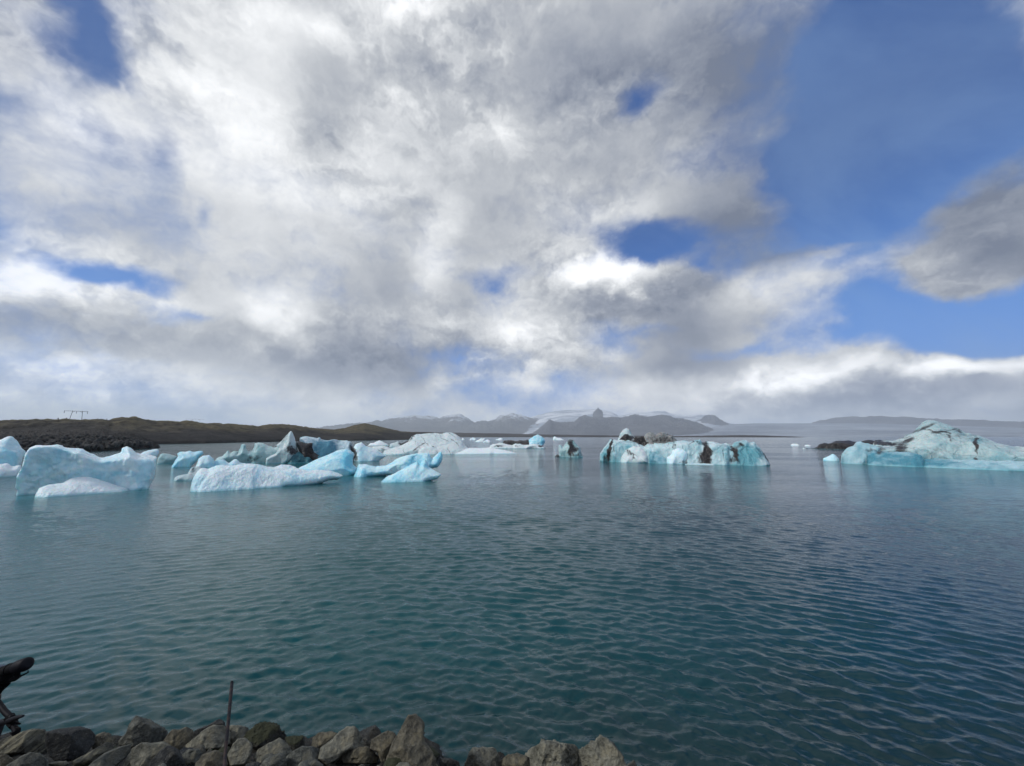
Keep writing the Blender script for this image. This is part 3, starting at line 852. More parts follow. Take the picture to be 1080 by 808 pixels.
berg('iceberg', 'smooth blue wedge of ice with a blunt top, behind the long low iceberg', 352, 503, [
    dict(mat='bright', amp=0.4, feat=11, pieces=[
        piece(c3((60, 500), (75, 455), (95, 438), (200, 390), (330, 334), (398, 322), (420, 330), (440, 350), (437, 390), (436, 425), (462, 445), (450, 480), (400, 504)), 16, rim=10, lean=0.55, cuts=3)],
        blue=[(368, 490, 6, 12, -20, 0.9), (330, 486, 10, 3, 25, 0.15)])], seed=11)
berg('iceberg', 'long pale blue arm of ice ending in an upturned fin', 400, 503, [
    dict(mat='bright', amp=0.6, feat=8, pieces=[
        piece(c3((440, 495), (448, 470), (470, 420), (520, 420), (580, 436), (640, 425), (680, 408), (715, 382), (770, 364), (850, 352), (880, 346), (920, 347), (930, 372), (938, 385), (965, 360), (1000, 338), (1008, 365), (1000, 400), (975, 440), (940, 448), (800, 470), (640, 490), (530, 503)), 10, rim=7, lean=0.4, cuts=6)],
        blue=[(455, 483, 2, 6, 20, 0.5)])], seed=12)
berg('iceberg', 'small blue iceberg with a jagged notched crest, before the upturned fin', 435, 508.5, [
    dict(mat='bright', amp=0.45, feat=8, pieces=[
        piece(c3((610, 512), (640, 500), (700, 475), (765, 440), (842, 400), (858, 425), (866, 408), (893, 390), (905, 408), (916, 438), (960, 462), (995, 485), (970, 510), (900, 530)), 10, rim=7, lean=0.5, cuts=4)])], seed=13)
berg('iceberg', 'broad white hill-shaped iceberg crossed by thin dark seams', 450, 479.5, [
    dict(name='ice_body', mat='seam', amp=0.5, feat=9, pieces=[
        piece(c3((620, 355), (632, 332), (680, 318), (740, 300), (780, 275), (800, 240), (830, 230), (900, 222), (960, 220), (1000, 224), (1030, 212), (1060, 213), (1090, 225), (1120, 250), (1150, 300), (1175, 325), (1150, 358)), 18, rim=12, lean=0.9, cuts=5, taper=0.6),
        piece(c3((840, 360), (850, 330), (880, 308), (930, 300), (1000, 318), (1060, 335), (1080, 360)), 6, rim=6, back=-1, lean=0.5, cuts=1)],
        dirt=[(434, 462, 1.5, 4, 20, 0.8), (442, 471, 8, 1.0, -35, 0.6), (478, 465, 8, 0.8, 45, 0.6), (468, 463, 8, 0.8, 50, 0.55)]),
    dict(name='ice_ledge', mat='snow', amp=0.3, feat=8, label='low flat shelf running out to the right', pieces=[
        piece(c4((312, 325), (322, 312), (350, 298), (410, 284), (470, 286), (520, 283), (580, 290), (640, 303), (690, 318)), 7, rim=4, back=-1, lean=1.2, cuts=1)])], seed=14)
berg('iceberg', 'low rubbly iceberg strewn with dark stones, a blue dome standing at its right end', 530, 473, [
    dict(name='ice_body', mat='striped', amp=0.5, feat=5, pieces=[
        piece(d6((380, 345), (400, 325), (450, 305), (500, 293), (540, 300), (600, 312), (650, 320), (690, 302), (740, 305), (790, 322), (850, 310), (920, 292), (960, 310), (1020, 335), (1020, 352)), 6, rim=3, lean=0.6, cuts=2)],
        dirt=[(527, 470, 5, 1.2, 0, 0.8), (571, 470, 4, 1.5, 0, 0.9), (546, 470, 4, 1, 0, 0.5)]),
    dict(name='dirt_crust', mat='black', amp=0.5, feat=4, label='band of dark stones and grit', pieces=[
        piece(d6((535, 325), (545, 285), (560, 268), (640, 262), (700, 270), (760, 265), (830, 262), (860, 280), (870, 320)), 5, rim=3, back=6, cuts=1, lean=0.5)]),
    dict(name='ice_dome', mat='bright', amp=0.5, feat=8, label='bright blue dome', pieces=[
        piece(d6((830, 320), (840, 262), (860, 240), (900, 215), (940, 200), (985, 218), (1020, 245), (1028, 275), (1010, 300), (1000, 325)), 7, rim=6, back=4, cuts=3, lean=0.3)],
        blue=[(572, 464, 3, 4, 0, 0.8)])], seed=15, vox=0.16)
for i, (pl, lb) in enumerate([
    (d6((75, 260), (80, 240), (100, 238), (112, 258)), 'tiniest white ice fragment of the far row, just right of the hill-shaped iceberg'),
    (d6((160, 262), (175, 240), (210, 232), (240, 245), (245, 262)), 'far small white iceberg with a flat top, second of the row from the left'),
    (d6((228, 284), (240, 268), (280, 250), (300, 240), (320, 245), (340, 235), (345, 255), (330, 284)), 'far small white iceberg with a ragged top, in the middle of the row'),
    (d6((312, 292), (330, 270), (370, 250), (395, 262), (412, 275), (405, 292)), 'far small white iceberg shaped like a pitched roof, nearest of the row'),
    (d6((455, 262), (470, 250), (520, 235), (550, 245), (545, 262)), 'far small white iceberg low and wide, behind the rubbly iceberg'),
    (c5((175, 340), (180, 315), (195, 308), (215, 320), (245, 325), (272, 342)), 'far faint white ice sliver left of the small streaked iceberg')]):
    wxx = (pl[0][0] + pl[-1][0]) / 2; wyy = max(pl[0][1], pl[-1][1])
    berg('small_iceberg', lb, wxx, wyy, [dict(mat='snow', amp=0.3, feat=4, pieces=[piece(pl, 3, rim=2, cuts=1)])], seed=20 + i, group='far small icebergs in a row')
berg('iceberg', 'small white-green iceberg with a black streak down its middle, floating alone', 598, 482.5, [
    dict(mat='grey', amp=0.65, feat=7, pieces=[
        piece(c5((190, 482), (205, 460), (228, 455), (222, 420), (222, 382), (240, 375), (262, 395), (285, 358), (312, 330), (345, 345), (372, 372), (398, 400), (415, 455), (425, 478)), 11, rim=7, cuts=5, lean=0.3)],
        dirt=[(602, 472, 3.2, 10, -8, 1.2), (606, 474, 4.5, 3.5, 0, 1.0), (612, 479, 5, 3, 0, 0.5), (587, 481, 4, 2.6, -10, 1.2), (603, 466, 1.6, 4, 0, 0.8)], blue=[(594, 476, 3, 5, 0, 0.15), (610, 478, 5, 5, 0, 0.5)])], seed=30)
berg('iceberg', 'long wall of turquoise ice with vertical black dirt bands and a rubble-covered crest, centre right', 720, 489.5, [
    dict(name='ice_body', mat='wall', amp=1.0, feat=7, vz=0.22, pieces=[
        piece(c5((560, 470), (562, 448), (590, 405), (622, 362), (640, 340), (672, 340), (700, 345), (740, 345), (800, 350), (840, 352), (880, 370), (920, 390), (950, 370), (1000, 372)) +
              c6((262, 252), (330, 255), (382, 246), (400, 240), (470, 244), (534, 234), (545, 256), (600, 250), (680, 262), (712, 270), (740, 246), (770, 240), (800, 237), (820, 254), (845, 250), (875, 280), (905, 325), (920, 350), (930, 370)), 15, rim=7, lean=0.25, cuts=3, back=2),
        piece(c6((575, 378), (570, 300), (580, 262), (620, 254), (700, 270), (712, 330), (700, 376)), 9, rim=5, back=-1, cuts=2, lean=0.35)],
        dirt=[(644, 473, 1.7, 15, 3, 1.2), (641, 484, 3, 5, 0, 0.7), (711, 470, 1.4, 6, 0, 0.6), (744, 479, 4.2, 14, 0, 1.3), (740, 484, 5, 8, 0, 0.8), (731, 487, 6, 3, 0, 0.4), (774, 478, 3.4, 9, -15, 1.0), (781, 469, 2.5, 2.5, 0, 0.8), (778, 471, 7, 1.5, -30, 0.6),
              (808, 482, 1.6, 9, -18, 1.2), (772, 484, 4, 3, 0, 0.8), (725, 486, 3, 3, 0, 0.6)],
        blue=[(735, 470, 4, 8, 0, 0.3), (760, 476, 9, 8, 0, 0.35), (788, 480, 9, 9, 0, 0.55), (690, 480, 5, 4, 0, 0.3)]),
    dict(name='ice_peak', mat='greyw', amp=0.6, feat=7, label='white peak over brown dirt at the back', pieces=[
        piece(c6((40, 300), (55, 235), (70, 200), (85, 175), (105, 164), (125, 175), (132, 200), (160, 228), (200, 250), (200, 300)), 8, rim=5, back=14, cuts=3)],
        dirt=[(661, 462, 5, 4, 20, 1.2), (670, 466, 6, 3, 10, 1.0)]),
    dict(name='dirt_crust', mat='black', amp=0.55, feat=5, label='dark brown dirt ridge along the crest', pieces=[
        piece(c6((90, 290), (60, 238), (95, 200), (120, 205), (150, 226), (180, 222), (200, 213), (220, 235), (260, 250), (250, 290)), 6, rim=4, back=12, cuts=2)],
        dirt=[(665, 465, 20, 8, 0, 0.8)]),
    dict(name='rubble_crest', mat='dirty', amp=1.0, feat=3, ridged=True, label='crest of stones and dirty ice rubble', pieces=[
        piece(c6((205, 290), (206, 225), (222, 200), (242, 188), (262, 196), (275, 206), (300, 196), (322, 190), (345, 208), (372, 214), (385, 232), (402, 245), (400, 290)), 7, rim=4, back=13, cuts=3)],
        dirt=[(698, 464, 14, 4, 0, 0.65)]),
    dict(name='ice_block', mat='striped', amp=0.45, feat=8, label='leaning white block with dark diagonal stripes', pieces=[
        piece(c6((78, 370), (82, 330), (108, 290), (145, 274), (190, 280), (215, 300), (235, 335), (238, 370), (190, 382)), 8, rim=6, back=-4, cuts=3, lean=0.35)],
        dirt=[(668, 480, 9, 1.0, 50, 0.75), (662, 477, 4, 2, 40, 0.9)]),
    dict(name='ice_block', mat='aqua', amp=0.45, feat=8, pieces=[
        piece(c6((240, 368), (238, 325), (262, 308), (300, 322), (335, 342), (350, 370)), 6, rim=5, back=-3, cuts=2, lean=0.35)]),
    dict(name='ice_block', mat='white', amp=0.55, feat=7, label='lumpy pale block at the waterline', pieces=[
        piece(c6((335, 374), (340, 335), (366, 322), (372, 300), (408, 284), (438, 292), (460, 310), (462, 345), (440, 374)), 7, rim=5, back=-3, cuts=2, lean=0.35)],
        dirt=[(721, 487, 5, 2, 0, 0.5)]),
    dict(name='ice_foot', mat='snow', amp=0.2, feat=6, pieces=[
        piece(c6((440, 382), (445, 374), (520, 370), (610, 374), (612, 384)), 3, rim=2, back=-6, cuts=0, lean=1.0)]),
], seed=31)
berg('iceberg', 'largest iceberg, a stained grey-green ridge over a blue waterline band, running off the right edge', 1030, 495, [
    dict(name='ice_body', mat='ridge', amp=0.8, feat=9, vz=0.4, pieces=[
        piece(c8((-30, 480), (-40, 380), (-10, 330), (0, 297), (60, 300), (140, 300), (200, 285), (232, 262), (270, 240), (310, 200), (345, 170), (380, 152), (420, 152), (465, 162), (510, 172), (560, 192), (610, 222), (650, 246), (662, 262), (690, 250), (712, 260), (760, 264), (830, 290), (900, 318), (1000, 342), (1080, 354), (1300, 372), (1500, 420), (1600, 545)), 34, rim=17, lean=0.75, cuts=9, taper=0.6, back=6)],
        dirt=[(970, 452, 12, 1.3, -28, 0.65), (983, 454, 7, 1.2, 25, 0.75), (995, 454, 9, 1.0, -12, 0.7), (1001, 459, 0.9, 6, 0, 0.75), (1010, 456, 1, 4, 0, 0.6), (1030, 471, 1.0, 9, 3, 0.95), (1031, 483, 2, 1.5, 0, 0.9), (950, 472, 5, 5, 0, 0.8), (956, 465, 6, 2, -30, 0.7),
              (930, 467, 12, 2.2, 10, 1.0), (925, 473, 6, 2, 0, 0.8), (948, 461, 8, 0.8, 0, 0.6), (1014, 460, 10, 0.6, -5, 0.5)],
        blue=[(1031, 465, 2.5, 2, 0, 0.9), (990, 486, 45, 3.5, 3, 0.6), (975, 475, 12, 1.2, -25, 0.35), (1060, 487, 40, 3, 4, 0.5)]),
    dict(name='ice_foot', mat='aqua', amp=0.35, feat=9, label='smooth blue band at the waterline', pieces=[
        piece(c8((330, 500), (350, 430), (480, 430), (600, 440), (760, 440), (860, 442), (960, 445), (1080, 448), (1300, 455), (1400, 560), (1000, 540)), 12, rim=5, back=-2, lean=0.5, cuts=0)],
        blue=[(1000, 488, 60, 3, 3, 0.5)]),
    dict(name='ice_ledge', mat='aqua', amp=0.7, feat=6, label='dark blue rounded ledge', pieces=[
        piece(c8((-40, 474), (-38, 400), (0, 372), (60, 378), (135, 392), (170, 382), (230, 384), (300, 392), (340, 412), (372, 440), (386, 478)), 8, rim=6, back=-3, lean=0.4, cuts=0)],
        dirt=[(926, 476, 4, 2, 0, 0.7)], blue=[(950, 485, 24, 6, 0, 0.8)]),
], seed=32)
berg('iceberg', 'turquoise rounded iceberg with a lumpy edge, at the foot of the largest ridge', 903, 489.5, [
    dict(mat='aqua', amp=0.55, feat=8, pieces=[
        piece(c7((418, 605), (424, 555), (445, 505), (480, 470), (540, 450), (560, 418), (598, 404), (640, 420), (690, 432), (745, 452), (790, 470), (800, 520), (790, 620)), 10, rim=7, cuts=4, lean=0.3, back=0)],
        dirt=[(919, 484, 2, 9, 0, 0.8), (920, 476, 5, 2, 0, 0.6)])], seed=33)
berg('ice_chunk', 'small pale two-humped ice chunk beside the turquoise rounded iceberg', 876, 486.5, [
    dict(mat='bright', amp=0.35, feat=6, pieces=[piece(c7((248, 595), (255, 572), (282, 560), (310, 550), (348, 527), (375, 550), (400, 575), (408, 598)), 5, rim=4, cuts=1)])], seed=34)
berg('iceberg', 'low dark iceberg buried under black gravel, behind the turquoise rounded iceberg', 880, 474.2, [
    dict(mat='black', amp=0.6, feat=6, pieces=[
        piece(c7((70, 488), (90, 474), (130, 478), (200, 465), (205, 445), (225, 430), (300, 428), (370, 408), (420, 400), (500, 404), (540, 414), (600, 412), (640, 395), (700, 390), (760, 402), (830, 410), (880, 430), (920, 440), (980, 488)), 12, rim=6, cuts=5, lean=0.5)],
        dirt=[(900, 468, 60, 12, 0, 0.6)])], seed=35, vox=0.35)
for i, (pl, lb) in enumerate([
    (K(780, 440, 9, [(480, 268), (492, 256), (515, 248), (530, 256), (550, 252), (575, 266)]), 'far white speck of ice on open water, farther left of the gravel-covered iceberg'),
    (K(780, 440, 9, [(605, 272), (625, 262), (660, 260), (685, 272)]), 'far low white speck of ice, closest to the gravel-covered iceberg'),
    (K(780, 440, 9, [(595, 300), (605, 288), (625, 300)]), 'white splinter of ice at the left tip of the gravel-covered iceberg')]):
    berg('small_iceberg', lb, (pl[0][0] + pl[-1][0]) / 2, pl[0][1] + (0.5 if i < 2 else 0.3), [dict(mat='snow', amp=0.2, feat=4, pieces=[piece(pl, 2.5, rim=1.5, cuts=0)])], seed=40 + i, group='far specks of ice on the right')
berg('iceberg', 'small white iceberg with a hump, behind the blue-white end block of the peaked iceberg', 398, 470, [
    dict(mat='snow', amp=0.4, feat=5, pieces=[piece(c3((525, 300), (545, 285), (570, 280), (600, 268), (640, 282), (662, 300)), 5, rim=3, cuts=1)])], seed=50)
berg('iceberg', 'low flat dirty-white floe at the left foot of the hill-shaped iceberg', 402, 474.5, [
    dict(mat='striped', amp=0.3, feat=5, pieces=[piece(c3((545, 322), (560, 305), (620, 302), (660, 310), (690, 325)), 6, rim=2, cuts=0, lean=0.8)], dirt=[(406, 473, 5, 1, 0, 0.7)])], seed=51)
berg('iceberg', 'pair of white humps of ice with a black stone between them', 418, 471.5, [
    dict(mat='greyw', amp=0.45, feat=5, pieces=[piece(c3((662, 308), (668, 288), (700, 280), (720, 270), (738, 284), (760, 275), (800, 262), (830, 290), (830, 310)), 6, rim=3, cuts=1)],
         dirt=[(427, 466, 6, 2, -15, 1.3), (408.5, 468, 2.5, 1.6, 0, 1.2)])], seed=52)


# turquoise feet of the icebergs, just under the surface
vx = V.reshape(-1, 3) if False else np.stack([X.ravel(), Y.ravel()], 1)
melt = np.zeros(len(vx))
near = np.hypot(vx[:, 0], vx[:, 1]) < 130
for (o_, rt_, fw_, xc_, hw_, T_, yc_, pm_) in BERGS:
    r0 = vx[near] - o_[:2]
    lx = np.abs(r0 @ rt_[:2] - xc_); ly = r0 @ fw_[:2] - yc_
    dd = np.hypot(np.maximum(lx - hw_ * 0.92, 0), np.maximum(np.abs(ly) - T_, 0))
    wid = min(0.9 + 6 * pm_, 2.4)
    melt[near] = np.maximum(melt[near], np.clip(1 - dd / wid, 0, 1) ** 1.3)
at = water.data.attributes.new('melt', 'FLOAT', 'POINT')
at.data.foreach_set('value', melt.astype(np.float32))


# ------------------------------------------------------------------ near bank and its boulders
def bank_z(x, y):
    yw = 5.74 - 0.55 * np.exp(-((x + 0.68) / 0.2) ** 2) - 0.34 / (1 + np.exp(-(x + 0.65) * 8)) - 0.85 / (1 + np.exp(-(x - 1.55) * 7))
    return np.minimum(2.35, 0.5 * (yw - y)) + 0.0


bx = np.linspace(-14, 14, 420); by = np.linspace(-9, 8, 260)
BX, BY = np.meshgrid(bx, by, indexing='ij')
BZ = bank_z(BX, BY)
BZ = BZ + fbm(BX * 1.6, BY * 1.6, BX * 0, 5, 0.55, ridged=True) * 0.07 + np.maximum(fbm(BX * 7, BY * 7, BX * 0 + 4, 3, 0.5), 0) * 0.06
idx = np.arange(BX.size).reshape(BX.shape)
Q = np.stack([idx[:-1, :-1], idx[1:, :-1], idx[1:, 1:], idx[:-1, 1:]], -1).reshape(-1, 4)


def stone_mat(name, dark, light, warm, layer=0.0, moss=None, rough=0.85):
    m, g, b = material(name)
    tc = g.n('ShaderNodeTexCoord').outputs['Object']
    n1 = g.noise(tc, 3.5, 6, 0.62, 0.4)
    n2 = g.noise(tc, 26, 5, 0.68)
    n3 = g.noise(tc, 90, 3, 0.6)
    c = g.mix(g.mr(g.m('ADD', g.m('MULTIPLY', n1, 0.65), g.m('MULTIPLY', n2, 0.35)), 0.38, 0.64), dark, light)
    c = g.mix(g.m('MULTIPLY', g.mr(g.noise(tc, 6, 4, 0.6), 0.5, 0.68), 0.7), c, warm)
    c = g.mix(g.m('MULTIPLY', g.mr(n3, 0.58, 0.7), 0.5), c, (0.26, 0.25, 0.23))
    c = g.mix(g.m('MULTIPLY', g.mr(g.vor(tc, 14), 0.0, 0.16, 1, 0), 0.25), c, (0.02, 0.02, 0.02))
    hgt = g.m('ADD', g.m('MULTIPLY', n2, 0.05), g.m('MULTIPLY', n3, 0.012))
    hgt = g.m('ADD', hgt, g.m('MULTIPLY', g.noise(tc, 8, 5, 0.65), 0.10))
    if layer:
        x, y, z = g.sep(tc)
        w = g.m('ADD', g.m('MULTIPLY', z, 1.0), g.m('MULTIPLY', x, -0.62))
        st = g.noise(g.xyz(g.m('MULTIPLY', w, 14), g.m('MULTIPLY', y, 1.5), g.m('MULTIPLY', x, 1.2)), 1.0, 5, 0.6)
        hgt = g.m('ADD', hgt, g.m('MULTIPLY', st, 0.16 * layer))
        c = g.mix(g.m('MULTIPLY', g.mr(st, 0.5, 0.62), 0.5 * layer), c, tuple(q * 2.0 for q in warm))
    if moss:
        nz = g.sep(g.n('ShaderNodeNewGeometry').outputs['Normal'])[2]
        c = g.mix(g.m('MULTIPLY', g.mr(g.m('ADD', nz, n2), 0.7, 1.15), 0.85), c, moss)
    g.put(b.inputs['Base Color'], c)
    b.inputs['Roughness'].default_value = rough
    b.inputs['Specular IOR Level'].default_value = 0.3
    g.put(b.inputs['Normal'], g.bump(hgt, 1.0, 0.55))
    return m


RM = {
    'grey': stone_mat('stone_grey', (0.046, 0.050, 0.043), (0.17, 0.175, 0.15), (0.16, 0.15, 0.105)),
    'pale': stone_mat('stone_pale_speckled', (0.076, 0.077, 0.060), (0.28, 0.272, 0.215), (0.25, 0.225, 0.15)),
    'brown': stone_mat('stone_brown', (0.048, 0.045, 0.034), (0.18, 0.165, 0.12), (0.21, 0.18, 0.11)),
    'dark': stone_mat('stone_dark', (0.020, 0.022, 0.023), (0.060, 0.064, 0.062), (0.065, 0.06, 0.048)),
    'layer': stone_mat('stone_layered', (0.046, 0.046, 0.037), (0.155, 0.15, 0.115), (0.18, 0.165, 0.11), layer=1.0),
    'moss': stone_mat('stone_mossy', (0.022, 0.024, 0.020), (0.06, 0.06, 0.05), (0.06, 0.055, 0.035), moss=(0.032, 0.036, 0.016)),
}
bank_m = stone_mat('bank_gravel', (0.008, 0.008, 0.008), (0.030, 0.030, 0.026), (0.03, 0.027, 0.020))
bank = mesh_np('bank_ground', np.stack([BX, BY, BZ], -1).reshape(-1, 3), Q, bank_m)
tag(bank, kind='structure')


def rock(label, poly, mat, T=0.5, amp=0.8, cuts=10, seed=1, name='boulder', lift=0.0):
    P = np.array(poly, float)
    cx = (P[:, 0].min() + P[:, 0].max()) / 2
    cyb = P[:, 1].max()
    wpx, hpx = np.ptp(P[:, 0]), np.ptp(P[:, 1])
    # foot of the stone on the bank
    d = ray(cx, min(cyb - 0.10 * hpx, 815))
    t = 1.0
    while t < 12 and EYE + d[2] * t > bank_z(d[0] * t, d[1] * t) + 0.06 + lift:
        t += 0.01
    dc = ray(cx, (P[:, 1].min() + cyb) / 2)
    c = np.array([0, 0, EYE]) + dc * t
    w = dc / np.linalg.norm(dc)
    yv = np.array([dc[0], dc[1], 0]); yv /= np.linalg.norm(yv)
    xv = np.array([yv[1], -yv[0], 0])
    zv = np.cross(xv, w)
    L2 = []
    for (x, y) in poly:
        r_ = ray(x, y)
        s = (c - np.array([0, 0, EYE])) @ w / (r_ @ w)
        q = np.array([0, 0, EYE]) + r_ * s - c
        L2.append((q @ xv, q @ zv))
    L2 = np.array(L2)
    size = min(np.ptp(L2[:, 0]), np.ptp(L2[:, 1]) * 1.3)
    Tm = T * size
    h = max(0.008, size / 46)
    lo = np.array([L2[:, 0].min(), -Tm * 1.1, L2[:, 1].min()]) - 4 * h
    hi = np.array([L2[:, 0].max(), Tm * 1.1, L2[:, 1].max()]) + 4 * h
    n = np.ceil((hi - lo) / h).astype(int) + 1
    xs, ys, zs = [lo[i] + h * np.arange(n[i]) for i in range(3)]
    X3, Y3, Z3 = np.meshgrid(xs, ys, zs, indexing='ij')
    X2, Z2 = np.meshgrid(xs, zs, indexing='ij')
    sd_ = poly_sd(X2, Z2, L2)
    rim = max(sd_.max(), h) * 0.9
    u = np.clip(sd_ / rim, 0, 1)
    th = Tm * (1 - (1 - u) ** 2) ** 0.45
    F = np.minimum(sd_[:, None, :], th[:, None, :] - np.abs(Y3))
    rr = random.Random(seed)
    for k in range(cuts):
        nv = np.array([rr.uniform(-1.1, 1.1), -1, rr.uniform(-.8, 1.1)]); nv /= np.linalg.norm(nv)
        ext = abs(nv[0]) * np.ptp(L2[:, 0]) / 2 + abs(nv[1]) * Tm + abs(nv[2]) * np.ptp(L2[:, 1]) / 2
        c0 = rr.uniform(0.36, 0.55) * ext
        F = np.minimum(F, c0 - (nv[0] * (X3 - L2[:, 0].mean()) + nv[1] * Y3 + nv[2] * (Z3 - L2[:, 1].mean())) )
    fr = 2.2 / size
    band = np.abs(F) < 0.12 * size + 3 * h
    a, b_, c_ = X3[band] + seed * 3.7, Y3[band], Z3[band]
    F[band] += (fbm(a * fr, b_ * fr, c_ * fr, 4, 0.55, ridged=True) * 0.034 + fbm(a * fr * 6, b_ * fr * 6, c_ * fr * 6, 2, 0.6) * 0.014) * size * amp
    for ax in range(3):
        for e_ in (0, -1):
            F[tuple(e_ if i == ax else slice(None) for i in range(3))] = -1
    Vv, Qq = surface_nets(F, lo, h)
    o = mesh_np(name, Vv, Qq, RM[mat])
    mt = Matrix(((xv[0], w[0], zv[0], c[0]), (xv[1], w[1], zv[1], c[1]), (xv[2], w[2], zv[2], c[2]), (0, 0, 0, 1)))
    o.matrix_world = mt
    tag(o, label, 'boulder', 'boulders on the near bank')
    return o


